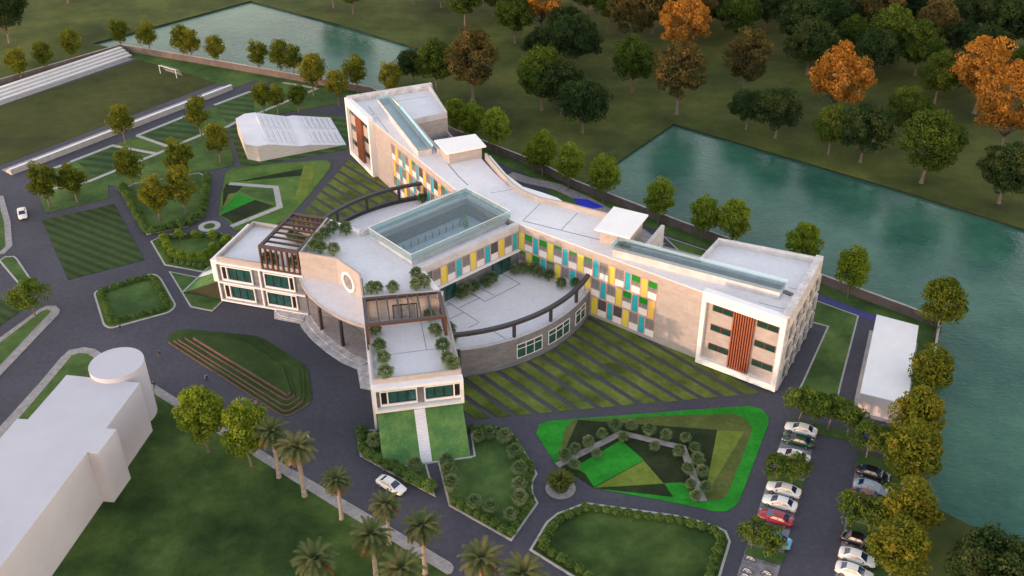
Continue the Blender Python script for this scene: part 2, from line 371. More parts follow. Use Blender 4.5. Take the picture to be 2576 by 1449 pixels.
# ground: one sheet with the two lakes cut out
bm = bmesh.new()
def loop(pts, z=0.0):
    vs = [bm.verts.new((p[0], p[1], z)) for p in pts]
    return [bm.edges.new((vs[i], vs[(i+1) % len(vs)])) for i in range(len(vs))]
BIG = 1600
ed = loop([(-BIG, -400), (BIG, -400), (BIG, 2200), (-BIG, 2200)])
for lk in (lake_far, lake_near): ed += loop(ccw(W(lk))[::-1])
bmesh.ops.triangle_fill(bm, use_beauty=True, use_dissolve=False, edges=ed, normal=(0, 0, 1))
me = bpy.data.meshes.new('ground'); bm.to_mesh(me); bm.free(); me.materials.append(MATS['grass_wild'])
tag(link('ground', me), 'rough dark green grassland around the walled campus', None, None, 'structure')
for nm, lk in (('far', lake_far), ('near', lake_near)):
    p = [(q.x, q.y) for q in ccw(W(lk))]; n = len(p)
    lab = 'teal rectangular lake beyond the playing field' if nm == 'far' else 'large teal green lake behind and right of the main building'
    lk_o = tag(MB().add([(x, y, -0.45) for x, y in offset(p, 0.3)], [tuple(range(n))]).build('lake', 'water', fix=False), lab, None, None, 'structure')
    MB().add([(x, y, 0.0) for x, y in p]+[(x, y, -1.2) for x, y in offset(p, 0.25)], [(i, (i+1) % n, n+(i+1) % n, n+i) for i in range(n)]).build('bank', 'bank', lk_o, fix=False)

WALL_LEFT = [(-420, 342), (0, 218), (307, 128)]
WALL_TOP = [(307, 128), (483, 157), (710, 197), (935, 237)]
WALL_BACK = [(935, 237), (1147, 345), (1316, 412), (1378, 439), (1446, 474), (1526, 505), (1717, 580), (1811, 613), (2057, 711), (2277, 793), (2358, 826)]
WALL_RIGHT = [(2358, 826), (2331, 1003), (2301, 1226), (2288, 1300), (2240, 1600)]
campus = WALL_LEFT + WALL_TOP[1:] + WALL_BACK[1:] + WALL_RIGHT[1:] + [(2240, 2100), (-900, 2100), (-900, 700)]
sheet('road', campus, 0.02, 'asphalt', -0.2, label='dark asphalt drive covering the ground of the campus')
def inset(line, d):
    p = [Vector((q.x, q.y)) for q in W(line)]; out = []
    for i in range(len(p)):
        t = (p[min(i+1, len(p)-1)]-p[max(i-1, 0)]).normalized(); out.append(p[i]+Vector((t.y, -t.x))*d)
    return out
def verge(line, w, label):
    a = [Vector((q.x, q.y)) for q in W(line)]; b = inset(line, w)
    return sheet('verge', a+b[::-1], 0.09, 'grass_lawn', 0.0, None, True, label)
verge(WALL_LEFT, 6.0, 'narrow grass verge behind the far spectator steps')
verge(WALL_TOP, 4.2, 'grass verge along the wall below the far lake')
verge(WALL_BACK, 3.6, 'long grass verge along the back wall beside the near lake')
verge(WALL_RIGHT, 5.0, 'grass verge along the right wall under the yellow trees')

def fence(line, label):
    p = [Vector((q.x, q.y)) for q in W(line)]
    root = tag(empty('boundary_wall', (p[0].x, p[0].y, 0)), label, 'wall', 'boundary walls')
    bo, co = MB(), MB(); o = p[0]
    for a, b in zip(p[:-1], p[1:]):
        a, b = a-o, b-o; L = (b-a).length; d = (b-a)/L
        bo.wall(a, b, -0.07, 0.07, 0, 1.95)
        n = int(L/0.62)
        for i in range(n):
            q = a+d*(i+0.5)*L/n
            bo.wall(q-d*0.17, q+d*0.17, -0.15, 0.15, 0, 2.0)
        co.wall(a-d*0.05, b+d*0.05, -0.2, 0.2, 2.0, 2.1)
    tag(bo.build('board', 'fencewood', root), kind='stuff'); co.build('coping', 'kerb', root)
fence(WALL_LEFT, 'brown boarded boundary wall behind the far spectator steps')
fence(WALL_TOP, 'brown boarded boundary wall along the far lake')
fence(WALL_BACK, 'long brown boarded boundary wall between the main building and the near lake')
fence(WALL_RIGHT, 'brown boarded boundary wall behind the yellow trees by the car park')

# ---- playing field
sheet('playing_field', [(350, 150), (545, 209), (0, 417), (-420, 580), (-420, 407), (0, 267)], 0.05, 'grass_pitch', label='flat olive green playing field between the spectator steps')
sheet('lawn', [(352, 149), (648, 200), (587, 222), (580, 214), (547, 209)], 0.08, 'grass_lawn', label='small lawn at the right end of the playing field')
# ---- lawns at upper left
M1 = [(98, 492), (137, 424), (283, 367), (630, 232), (712, 208), (797, 224), (872, 258), (640, 296), (567, 320), (587, 400), (585, 418), (505, 434), (400, 452), (310, 468), (272, 466), (273, 500), (115, 536)]
lawnA = sheet('lawn', M1, 0.10, 'grass_lawn', label='large irregular lawn with trees below the playing field')
PV = 1.0
for ln in ([(137, 424), (283, 367), (395, 388), (222, 458)], [(345, 342), (430, 372), (512, 338)], [(345, 342), (486, 285)], [(540, 265), (630, 231)], [(430, 372), (395, 388)], [(567, 322), (598, 306), (640, 290), (797, 224), (760, 216), (712, 209)], [(98, 490), (120, 478), (222, 458)]):
    band('path', ln, PV, 0.13, 'kerb', 0.05, lawnA)
for pl in ([(195, 408), (282, 372), (378, 389), (235, 445)], [(356, 345), (480, 290), (505, 335), (432, 366)], [(545, 268), (628, 237), (640, 245), (640, 285), (570, 310)]):
    sheet('mown_patch', pl, 0.12, 'grass_striped2', 0.05, lawnA)
bed('lawn', [(577, 323), (588, 317), (640, 298), (783, 288), (838, 293), (874, 298), (874, 377), (627, 420), (612, 421), (604, 410)], 'grass_striped2', 0, 0.08, 'striped lawn around the white stepped auditorium', round_=1.5)
sheet('mown_square', [(106, 555), (287, 514), (363, 655), (172, 705)], 0.08, 'grass_mown', label='square lawn mown in diagonal stripes at left')
B1 = [(310, 476), (340, 463), (500, 437), (521, 449), (519, 483), (508, 548), (483, 560), (470, 570), (372, 589)]
bed('planting_bed', B1, 'grass_lawn', 0.3, 0.14, 'hedged bed with three tall trees at upper left')
B2 = [(383, 608), (403, 599), (427, 592), (553, 589), (583, 598), (572, 640), (533, 676), (520, 685), (417, 666)]
bed('planting_bed', B2, 'grass_lawn', 0.3, 0.14, 'hedged bed with round topiary beside the left arm of the building')
B3 = [(239, 735), (385, 690), (402, 702), (440, 770), (425, 785), (278, 825), (264, 817)]
bed('planting_bed', B3, 'grass_lawn', 0.35, 0.14, 'rectangular hedged lawn in the drive before the main building', round_=1.2)
bed('lawn', [(430, 686), (503, 701), (545, 730), (557, 758), (533, 781), (482, 771)], 'grass_lawn', 0.3, 0.1, 'small pointed lawn under the left grass ramp')
bed('lawn', [(2, 656), (14, 648), (33, 647), (40, 653), (82, 716), (58, 722)], 'grass_lawn', 0.35, 0.1, 'narrow lawn island at the left edge of the drive')
lw = bed('lawn', [(-160, 500), (-6, 500), (10, 560), (14, 620), (2, 632), (-160, 660)], 'grass_lawn', 0, 0.12, 'lawn corner at the left picture edge')
MB().prism([(v.x, v.y) for v in offset(W([(-160, 500), (-6, 500), (10, 560), (14, 620), (2, 632), (-160, 660)]), 1.3)], -0.1, 0.09).build('kerb', 'paving', lw)
sheet('lawn', [(-200, 715), (0, 755), (68, 773), (0, 820), (-200, 950)], 0.08, 'grass_mown', label='dark striped lawn at the left picture edge')
for outer, inner, lab in (([(-200, 990), (0, 850), (100, 778), (118, 770), (140, 770), (151, 780), (148, 790), (0, 946), (-200, 1150)], [(-200, 1010), (0, 863), (105, 784), (120, 779), (128, 784), (0, 920), (-200, 1120)], 'grass tongue with the single tree at left, ringed by a paved path'),
                          ([(-300, 1400), (0, 1074), (98, 966), (153, 900), (175, 881), (213, 874), (240, 879), (300, 920), (300, 1000), (100, 1250), (-300, 1650)], [(-300, 1450), (0, 1110), (122, 966), (180, 896), (200, 889), (220, 891), (280, 930), (280, 1010), (100, 1230), (-300, 1600)], 'lawn around the round end of the white block')):
    o = sheet('lawn', inner, 0.12, 'grass_lawn', label=lab)
    MB().prism([(v.x, v.y) for v in ccw(W(outer))], 0, 0.09).build('path', 'paving', o)
# ---- big lawn at lower left with its path
sheet('lawn', [(300, 950), (380, 980), (435, 1021), (859, 1286), (1128, 1446), (1180, 1560), (1250, 2000), (-500, 2000), (0, 1300)], 0.06, 'grass_big', label='large dark green lawn with palms at the lower left')
pth = W([(372, 963), (392, 970), (700, 1160), (859, 1254), (1135, 1417), (1142, 1428), (1137, 1442), (1126, 1446), (859, 1286), (435, 1021), (366, 978)])
sheet('footpath', pth, 0.10, 'paving', 0.0, None, True, 'pale paved footpath between the palm lawn and the drive')

# ---- triangle-patterned bed beside the left wing
T1 = [(567, 437), (583, 425), (700, 412), (790, 405), (820, 404), (833, 412), (828, 428), (773, 497), (733, 541), (700, 563), (600, 581), (584, 577), (581, 566), (572, 553), (561, 546), (550, 543), (557, 490)]
t1 = sheet('patterned_lawn', T1, 0.10, 'grass_fresh', label='lawn laid out in green triangles beside the left wing')
for pl, mt in (([(588, 459), (762, 425), (757, 443)], 'grass_dark'), ([(765, 418), (797, 418), (772, 494), (740, 505)], 'grass_lime'), ([(597, 488), (642, 504), (552, 542)], 'grass_bright'),
               ([(642, 504), (690, 519), (587, 563), (572, 551), (556, 542)], 'grass_dark'), ([(570, 463), (612, 468), (597, 484), (560, 520), (562, 480)], 'grass_dark'), ([(575, 489), (597, 486), (560, 525)], 'grass_lime'), ([(620, 571), (703, 558), (690, 563), (610, 578)], 'grass_bright'),
               ([(600, 478), (692, 474), (700, 512), (645, 502)], 'grass_lawn')):
    sheet('lawn_patch', pl, 0.12, mt, 0.05, t1)
band('path', [(577, 463), (694, 472), (704, 522), (582, 571)], 1.3, 0.15, 'kerb', 0.05, t1)
# ---- triangle-patterned bed right of the front ramp
R3 = [(1349, 1092), (1355, 1070), (1379, 1060), (1717, 1034), (1884, 1022), (1917, 1030), (1933, 1050), (1933, 1068), (1861, 1259), (1847, 1276), (1827, 1287), (1797, 1287), (1712, 1268), (1494, 1228), (1485, 1213), (1472, 1193), (1445, 1178), (1402, 1174)]
r3 = sheet('patterned_lawn', R3, 0.10, 'grass_bright', label='bright green lawn laid out in triangles right of the front ramp')
for pl, mt, z in (([(1422, 1078), (1435, 1062), (1452, 1057), (1717, 1046), (1847, 1043), (1877, 1056), (1892, 1078), (1890, 1092), (1832, 1240), (1814, 1259), (1767, 1261), (1402, 1172)], 'grass_olive', 0.12),
               ([(1454, 1058), (1806, 1083), (1770, 1259), (1717, 1214), (1494, 1227), (1404, 1171)], 'grass_dark', 0.14),
               ([(1804, 1084), (1872, 1088), (1771, 1256)], 'grass_lime', 0.16),
               ([(1444, 1178), (1562, 1109), (1619, 1159), (1494, 1227), (1485, 1213), (1472, 1193)], 'grass_bright', 0.16),
               ([(1619, 1161), (1669, 1218), (1497, 1228)], 'grass_lime', 0.16),
               ([(1497, 1229), (1671, 1219), (1697, 1252)], 'grass_dark', 0.13),
               ([(1671, 1218), (1718, 1216), (1752, 1262), (1697, 1258)], 'grass_bright', 0.16)):
    sheet('lawn_patch', pl, z, mt, 0.05, r3)
band('path', [(1402, 1173), (1563, 1091), (1717, 1128), (1769, 1262)], 1.1, 0.19, 'paving', 0.05, r3)
# ---- beds round the front ramp
R1 = [(903, 1098), (912, 1085), (958, 1085), (979, 1177), (1068, 1167), (1089, 1243), (982, 1186), (910, 1146)]
bed('planting_bed', R1, 'grass_lawn', 0.3, 0.12, 'hedged bed left of the front grass ramp')
R2 = [(1105, 1159), (1197, 1150), (1187, 1078), (1245, 1076), (1275, 1085), (1292, 1099), (1335, 1169), (1347, 1193), (1336, 1212), (1336, 1240), (1349, 1266), (1285, 1356), (1134, 1271)]
bed('planting_bed', R2, 'grass_lawn', 0.3, 0.12, 'hedged bed with fan palms right of the front grass ramp')
R4 = [(1339, 1383), (1379, 1316), (1405, 1295), (1475, 1269), (1717, 1303), (1797, 1326), (1822, 1339), (1832, 1363), (1806, 1449), (1780, 1560), (1600, 1560), (1445, 1449)]
bed('planting_bed', R4, 'grass_big', 0.35, 0.12, 'hedged lawn at the bottom edge left of the car park')
# ---- lawns, path and car park on the right
bed('lawn', [(2047, 756), (2156, 796), (2112, 966), (2104, 1001), (2011, 983), (2021, 966), (2086, 821), (2037, 808)], 'grass_lawn', 0.3, 0.1, 'lawn between the right end wall and the white shed')
sheet('blue_path', [(2052, 731), (2207, 793), (2202, 811), (2049, 751)], 0.05, 'asphalt_blue', label='blue coated path behind the right wing')
sheet('blue_path', [(2168, 1075), (2250, 1062), (2240, 1140), (2160, 1120)], 0.05, 'asphalt_blue', label='blue coated path between the shed and the car park')
sheet('verge', [(1977, 1064), (1990, 1053), (2017, 1056), (2150, 1091), (2154, 1112), (2054, 1093), (2050, 1105), (1973, 1080)], 0.1, 'grass_lawn', label='grass verge at the head of the car park')
pkA = sheet('parking_strip', [(1974, 1079), (2054, 1094), (1956, 1449), (1880, 1720), (1770, 1720), (1854, 1449)], 0.08, 'paving_grey', label='paved strip of parking bays nearer the building')
pkB = sheet('parking_strip', [(2151, 1184), (2241, 1204), (2200, 1449), (2160, 1700), (2060, 1700), (2101, 1449)], 0.08, 'paving_grey', label='paved strip of parking bays by the yellow trees')
for pk, pls in ((pkA, ([(1934, 1190), (2024, 1212), (2016, 1240), (1926, 1222)], [(1880, 1372), (1978, 1394), (1961, 1424), (1873, 1396)])), (pkB, ([(2161, 1136), (2247, 1160), (2241, 1204), (2151, 1184)], [(2132, 1312), (2222, 1330), (2212, 1362), (2124, 1342)]))):
    for pl in pls: sheet('grass_island', pl, 0.13, 'grass_lawn', 0.0, pk)
# ---- lawns behind the right wing (seen between roof and wall)
bl = sheet('lawn', [(1380, 480), (1395, 476), (1450, 500), (1540, 546), (1600, 575), (1640, 590), (1640, 640), (1500, 600), (1380, 510)], 0.09, 'grass_lawn', label='narrow lawn behind the main building')
band('path', [(1280, 440), (1330, 455), (1400, 470), (1470, 502), (1560, 552), (1660, 620)], 3.0, 0.13, 'paving', 0.04, bl)
sheet('blue_slab', [(1440, 500), (1477, 503), (1520, 522), (1470, 530)], 0.16, 'blue_paint', label='bright blue painted slab behind the main building')
bed('lawn', [(1675, 598), (1790, 636), (1815, 660), (1740, 660)], 'grass_lawn', 0.35, 0.1, 'small pointed lawn behind the right wing')
# ---- roundabouts
def ring(cx, cy, r0, r1, n=40): return [(cx+r1*math.cos(2*math.pi*i/n), cy+r1*math.sin(2*math.pi*i/n)) for i in range(n)]
c = G(1410, 1229); RB = c
rr = (G(1448, 1229)-c).length
o = sheet('roundabout', ring(c.x, c.y, 0, rr), 0.14, 'paving', 0.0, None, True, 'round paved island at the front of the drive')
c2 = G(527, 570); r2 = (G(554, 570)-c2).length
o = sheet('roundabout', ring(c2.x, c2.y, 0, r2), 0.12, 'kerb', 0.0, None, True, 'small round island beside the patterned lawn')
sheet('lawn_patch', ring(c2.x, c2.y, 0, r2*0.52), 0.16, 'grass_lawn', 0.05, o, True)
# ================================================================== MAIN BUILDING (local axes: x = along the axis of symmetry towards the entrance, y = towards the right wing)
AXA = math.radians(41.5)
BO = (1.9, 172.9)
B = tag(empty('academic_building', (BO[0], BO[1], 0), AXA+math.pi), 'white roofed college building with two wings, coloured panels and a glass atrium', 'building')
EU, EV = Vector((-math.cos(AXA), -math.sin(AXA))), Vector((math.sin(AXA), -math.cos(AXA)))
def uvw(u, v, z=0.0): return Vector((BO[0]+EU.x*u+EV.x*v, BO[1]+EU.y*u+EV.y*v, z))
def GL(x, y, z):
    p = G(x, y, z); d = Vector((p.x-BO[0], p.y-BO[1])); return d.dot(EU), d.dot(EV)
def mir(poly, s): return [(u, v*s) for u, v in poly]
def lerp(a, b, t): return (a[0]+(b[0]-a[0])*t, a[1]+(b[1]-a[1])*t)
def seg(a, b):
    d = Vector((b[0]-a[0], b[1]-a[1])); L = d.length; return L, d/L
ZR, ZT, ZA, ZS = 13.7, 12.6, 8.9, 4.8        # wing roof, front terrace, arm roof, semicircle terrace
# shared meshes for facade cells, modelled in x = along the wall, y = outwards, z = up
CELL = {}
def cell_mesh(key, fn, mats):
    if key not in CELL: m_ = MB(); fn(m_); CELL[key] = m_.mesh(key, mats)
    return CELL[key]
def frame_fn(w, h, t, d):
    def fn(m_):
        for c, s in (((w/2, d/2, t/2), (w, d, t)), ((w/2, d/2, h-t/2), (w, d, t)), ((t/2, d/2, h/2), (t, d, h-2*t)), ((w-t/2, d/2, h/2), (t, d, h-2*t))): m_.box(c, s)
    return fn
def place(o, a, d, s, z, out=0.0, flip=1):
    """put a cell mesh on a wall: start point a, unit direction d, distance s, height z; outward = left (flip=1) or right of d"""
    n = Vector((-d.y, d.x))*flip
    M_ = Matrix.Identity(4)
    M_[0][0], M_[1][0] = d.x, d.y; M_[0][1], M_[1][1] = n.x, n.y
    M_[0][3], M_[1][3], M_[2][3] = a[0]+d.x*s+n.x*out, a[1]+d.y*s+n.y*out, z
    o.matrix_local = M_
    return o
def colour_cell(a, d, s, z, w, h, mat, flip):
    o = place(link('colour_panel', cell_mesh('panel_%s_%.2f_%.2f' % (mat, w, h), lambda m_: m_.box((w/2, 0.045, h/2), (w-0.12, 0.07, h-0.12)), mat), B), a, d, s, z, 0.0, flip)
    link('panel_frame', cell_mesh('pframe_%.2f_%.2f' % (w, h), frame_fn(w, h, 0.10, 0.13), 'pinkframe'), o)
def window_cell(a, d, s, z, w, h, flip, kind=0):
    hs = h*0.36
    o = place(link('window', cell_mesh('wframe_%.2f_%.2f' % (w, h), frame_fn(w, h, 0.07, 0.11), 'pinkframe'), B), a, d, s, z, 0.0, flip)
    link('spandrel', cell_mesh('spandrel_%.2f_%.2f' % (w, h), lambda m_: m_.box((w/2, 0.04, hs/2+0.06), (w-0.14, 0.06, hs-0.02)), 'spandrel'), o)
    hg = h-hs-0.1
    link('pane', cell_mesh('pane_%.2f_%.2f_%d' % (w, h, kind == 2), lambda m_: m_.box((w/2, 0.02, hs+0.06+hg/2), (w-0.14, 0.03, hg-0.04)), 'darkinterior' if kind == 2 else 'greyinterior'), o)
    if kind in (1, 3):
        hh = hg*(0.55 if kind == 1 else 0.25)
        link('green_strip', cell_mesh('green_strip_%.2f_%.2f_%d' % (w, h, kind), lambda m_: m_.box((w/2, 0.035, h-0.09-hh/2), (w-0.16, 0.03, hh)), 'greenpanel'), o)  # green strip across the top of the pane

# ---- centre block: lower solid, then upper storey round the atrium well
ctr = [(8.7, 9), (31.3, 9.1), (33.5, 16.8), (43.6, 9.8), (39.9, 3.6), (39.9, -3.6), (43.6, -9.8), (33.5, -16.8), (31.3, -9.1), (8.7, -9)]
MB().prism(ccw(ctr), 0, 8.45).build('wall', 'stonegrey', B)
up = MB()
up.prism(ccw([(30.4, 9.1), (31.3, 9.1), (33.5, 16.8), (43.6, 9.8), (39.9, 3.6), (39.9, -3.6), (43.6, -9.8), (33.5, -16.8), (31.3, -9.1), (30.4, -9.1)]), 8.45, ZT-0.15)
for s in (1, -1): up.prism(ccw([(9.3, 5.4*s), (30.4, 5.4*s), (30.4, 9.05*s), (9.3, 9.0*s)]), 8.45, ZT-0.15)
up.prism([(8.7, -9), (9.3, -9), (9.3, 9), (8.7, 9)], 8.45, ZT-0.15)
up.build('upper_wall', 'stonegrey', B)
tf = MB()
tf.prism(ccw([(30.4, 9.0), (31.4, 9.0), (33.6, 16.4), (43.3, 9.6), (39.7, 3.5), (39.7, -3.5), (43.3, -9.6), (33.6, -16.4), (31.4, -9.0), (30.4, -9.0)]), ZT-0.15, ZT)
for s in (1, -1): tf.prism(ccw([(9.3, 5.4*s), (30.4, 5.4*s), (30.4, 8.2*s), (9.3, 8.2*s)]), ZT-0.15, ZT)
tf.build('terrace_floor', 'roofdeck', B)
# curved-in entrance wall with the round window, and terrace parapets
ow = MB()
for a, b in (((43.7, -9.9), (39.95, -3.65)), ((39.95, -3.65), (39.95, 3.65)), ((39.95, 3.65), (43.7, 9.9))):
    ow.wall(a, b, 0.0, -0.3, 8.5, ZR)
ow.build('entrance_wall', 'stone', B)
for s in (1, -1):
    pw = MB(); a, b = (43.65, 9.9*s), (33.4, 17.0*s)
    pw.wall(a, b, 0, 0.35*s, ZA-0.2, ZR); pw.build('parapet', 'stone', B)
    pw = MB(); pw.wall((31.3, 9.2*s), (33.4, 16.9*s), -0.5, 0.5, ZT, ZT+0.55); pw.build('ledge', 'white', B)
    lp = MB(); lp.prism(ccw([(8.7, 8.1*s), (31.5, 8.1*s), (31.5, 9.2*s), (8.7, 9.2*s)]), 12.3, ZR); lp.build('fascia', 'concrete', B)
    lg = MB(); lg.prism(ccw([(8.9, 9.05*s), (31.2, 9.05*s), (31.2, 9.75*s), (8.9, 9.75*s)]), 8.25, 8.5); lg.build('ledge', 'white', B)
rw = MB(); N = 36
for i in range(N):
    a0, a1 = 2*math.pi*i/N, 2*math.pi*(i+1)/N
    q = []
    for r in (1.45, 1.95):
        for x in (39.9, 40.55):
            for a in (a0, a1): q.append((x, r*math.cos(a), 10.5+r*math.sin(a)))
    rw.add(q, [(2, 3, 7, 6), (4, 5, 7, 6), (0, 1, 3, 2)])
ro = rw.build('round_window', 'white', B, fix=False)
MB().add([(40.32, 1.5*math.cos(2*math.pi*i/N), 10.5+1.5*math.sin(2*math.pi*i/N)) for i in range(N)], [tuple(range(N))]).build('pane', 'greyinterior', ro, fix=False)

# ---- atrium skylight
cb = MB(); cu0, cu1, cv = 8.75, 31.0, 6.0
for q in ([(cu0, -cv), (cu1, -cv), (cu1, -5.4), (cu0, -5.4)], [(cu0, 5.4), (cu1, 5.4), (cu1, cv), (cu0, cv)], [(cu0, -5.4), (9.3, -5.4), (9.3, 5.4), (cu0, 5.4)], [(30.4, -5.4), (cu1, -5.4), (cu1, 5.4), (30.4, 5.4)]): cb.prism(q, ZT, 13.6)
at = cb.build('atrium', 'concrete', B)
MB().box((19.85, 0, 10.0), (21.1, 10.76, 0.12)).build('atrium_floor', 'atriumfloor', at)
go = 6.35
for a, b in (((cu0-.3, -go), (cu1+.25, -go)), ((cu1+.25, -go), (cu1+.25, go)), ((cu1+.25, go), (cu0-.3, go)), ((cu0-.3, go), (cu0-.3, -go))):
    MB().add([(*a, 13.5), (*b, 13.5), (*b, 15.15), (*a, 15.15)], [(0, 1, 2, 3)]).build('glass_wall', 'skyglass_dense', at, fix=False)
MB().add([(cu0-.25, -go+.05, 14.3), (cu1+.2, -go+.05, 14.3), (cu1+.2, go-.05, 14.3), (cu0-.25, go-.05, 14.3)], [(0, 1, 2, 3)]).build('glass_roof', 'skyglass', at, fix=False)
edge = MB()
for a, b in (((cu0-.3, -go), (cu1+.25, -go)), ((cu1+.25, -go), (cu1+.25, go)), ((cu1+.25, go), (cu0-.3, go)), ((cu0-.3, go), (cu0-.3, -go))): edge.wall(a, b, 0.02, -0.07, 15.15, 15.22)
edge.build('glass_edge', 'spandrel', at)
for i in range(11):
    x = 12.5+i*1.65
    r_ = MB().box((x, -2.6, 10.6), (1.45, 0.06, 0.95)).build('railing_panel', 'spandrel', at)
    if i % 1 == 0: MB().box((x+0.82, -2.6, 10.6), (0.1, 0.1, 1.5)).build('railing_post', 'blackmetal', at)
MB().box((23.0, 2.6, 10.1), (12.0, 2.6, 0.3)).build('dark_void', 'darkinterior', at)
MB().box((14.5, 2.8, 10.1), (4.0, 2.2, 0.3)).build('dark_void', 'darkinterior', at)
MB().prism([(10, -5.2), (10.9, -5.2), (13.2, -1.4), (12.2, -1.4)], 10.06, 10.9).build('green_screen', 'greenpanel', at)
MB().prism([(10.6, 1.0), (11.4, 1.0), (13.6, 4.6), (12.8, 4.6)], 10.06, 10.9).build('green_screen', 'greenpanel', at)

# ---- wings
FA, FB = (8.7, 9.0), (1.7, 46.8)
END = (-1.25, 60.5)
for s in (1, -1):
    flip = -s
    # plan: facade, end face, side, back parapet corner, notch, back edge, centre
    back_in = (0.4, 0.0)
    plan = [FA, FB, END, (-19.6, 53.6), (-12.4, 38.2), (-4.5, 40.3), (0.9, 24.0), (-4.6, 18.2), (-1.6, 9.5), (0.2, 3.0), back_in, (8.7, 0.0)]
    MB().prism(ccw(mir(plan, s)), 0, ZR-0.18).build('wing_wall', 'stone', B)
    MB().prism(ccw(mir(plan, s)), ZR-0.18, ZR).build('wing_roof', 'roofdeck', B)
    MB().prism(ccw(mir([(-4.6, 40.2), (-12.2, 38.0), (-7.0, 23.5), (0.8, 23.9)], s)), 0, 9.4).build('low_block', 'stonegrey', B)
    pp = MB()
    for a, b, th, z1 in (((-19.5, 53.5), (-12.4, 38.2), 0.4, 14.9), ((-12.4, 38.2), (-4.5, 40.3), 0.35, 14.75), ((-4.5, 40.3), (0.9, 24.0), 0.35, 14.75)):
        a, b = mir([a, b], s); pp.wall(a, b, 0, th*s, ZR-0.05, z1)
    pp.build('parapet', 'concrete', B)
    lo = MB(); a, b = mir([(-12.0, 37.9), (-7.2, 23.7)], s); lo.wall(a, b, 0, 0.3*s, 9.4, 10.5); lo.build('parapet', 'stone', B)
    # thick marble end wall
    sw = MB(); a, b = mir([(-0.6, 60.4), (-20.1, 53.6)], s); sw.wall(a, b, -0.9*s, 0.35*s, 0.3, 15.0)
    L, d = seg(a, b)
    side = sw.build('end_wall', 'marble', B)
    for k in range(5):
        for z in (1.4, 5.3, 9.2):
            q = (a[0]+d.x*(2.0+k*3.9), a[1]+d.y*(2.0+k*3.9)); q2 = (q[0]+d.x*1.5, q[1]+d.y*1.5)
            MB().wall(q, q2, -0.93*s, -0.96*s, z, z+2.4).build('slot_window', 'greenglass', side)
            q3 = (q2[0]+d.x*0.25, q2[1]+d.y*0.25); q4 = (q3[0]+d.x*0.3, q3[1]+d.y*0.3)
            MB().wall(q3, q4, -0.9*s, -1.3*s, z-0.4, z+2.9).build('blade', 'marble', side)
    # facade rows: panels and windows
    a, b = mir([FA, FB], s); L, d = seg(a, b)
    o_ = 0.02
    for row, z in enumerate((8.5, 4.6, 0.72)):
        st = 0.0 if row != 1 else 1.72
        k = 0; pos = st
        if row == 1: window_cell(a, d, 0.05, z, 1.6, 3.7, flip, 3)
        while pos < 29.0:
            if row == 2 and pos < 16.0: pos += 1.36 if k % 2 == 0 else 1.94; k += 1; continue
            if k % 2 == 0:
                if pos+1.34 > 30.3: break
                hue = 'tealpanel' if (k//2+(row == 2)) % 2 else ('amberpanel' if (s < 0 and rnd.random() < 0.7) or pos > 25 else 'yellowpanel')
                colour_cell(a, d, pos+0.02, z, 1.34, 3.7, hue, flip); pos += 1.36
            else:
                kd = 0
                if s > 0:
                    if row == 0: kd = 1 if k in (1, 3, 15, 17) else (3 if k in (5, 7, 9) else 0)
                    elif row == 1: kd = 1 if k in (1, 13, 15, 17) else (3 if k == 3 else 0)
                    else: kd = 2 if k in (11, 13) else 0
                else: kd = rnd.choice((0, 0, 0, 3, 2))
                window_cell(a, d, pos+0.02, z, 1.9, 3.7, flip, kd); pos += 1.94
            k += 1
    # framed end facade with fins and strip windows
    fa, fb = mir([(2.9, 47.2), (-0.25, 61.2)], s); L, d = seg(fa, fb); n = Vector((-d.y, d.x))*flip
    fr = MB()
    def sl(s0, s1, z0, z1, t0=0.0, t1=-1.25, mb=None):
        (mb or fr).wall((fa[0]+d.x*s0, fa[1]+d.y*s0), (fa[0]+d.x*s1, fa[1]+d.y*s1), t0*flip, t1*flip, z0, z1)
    sl(0, L, 0.35, 1.55); sl(0, L, 12.95, 14.8); sl(0, 0.75, 1.55, 12.95); sl(L-0.75, L, 1.55, 12.95)
    fo = fr.build('end_frame', 'white', B)
    inn = MB(); sl(0.75, L-0.75, 1.55, 12.95, -0.75, -1.2, inn); inn.build('recess_wall', 'stone', B)
    for k in range(9):
        f_ = MB(); x = 5.55+k*0.42; sl(x, x+0.21, 1.3, 12.96, -0.18, -0.74, f_); f_.build('fin', 'terracotta', B)
    for z in (3.55, 7.4, 11.25):
        for x, w in ((1.75, 3.6), (9.5, 3.6)):
            wo = MB(); sl(x, x+w, z, z+1.2, -0.62, -0.76, wo); wo = wo.build('strip_window', 'redframe', B)
            for k in range(2):
                pa = MB(); sl(x+0.1+k*w/2, x+w/2-0.05+k*w/2, z+0.1, z+1.1, -0.58, -0.63, pa); pa.build('pane', 'greenglass', wo)
    # wing skylight
    q = mir([(4.4, 28.6), (-5.4, 56.2), (-8.2, 55.2), (1.6, 27.6)], s) if s > 0 else [(5.1, -26.0), (-4.8, -54.2), (-7.6, -53.2), (2.3, -25.0)]
    sk = MB(); inner = [(v_.x, v_.y) for v_ in offset(q, -0.3)]; qq = ccw(q)
    for i in range(4):
        j = (i+1) % 4; sk.prism(ccw([qq[i], qq[j], inner[j], inner[i]]), ZR-0.02, 15.05)
    sko = sk.build('skylight', 'concrete', B)
    MB().prism(inner, ZR, ZR+0.06).build('well', 'atriumfloor', sko)
    g1, g2 = offset(q, -0.05), offset(q, 0.35)
    for i in range(4):
        j = (i+1) % 4
        MB().add([(*g1[i], 15.0), (*g1[j], 15.0), (*g2[j], 15.85), (*g2[i], 15.85)], [(0, 1, 2, 3)]).build('glass_wall', 'skyglass_dense', sko, fix=False)
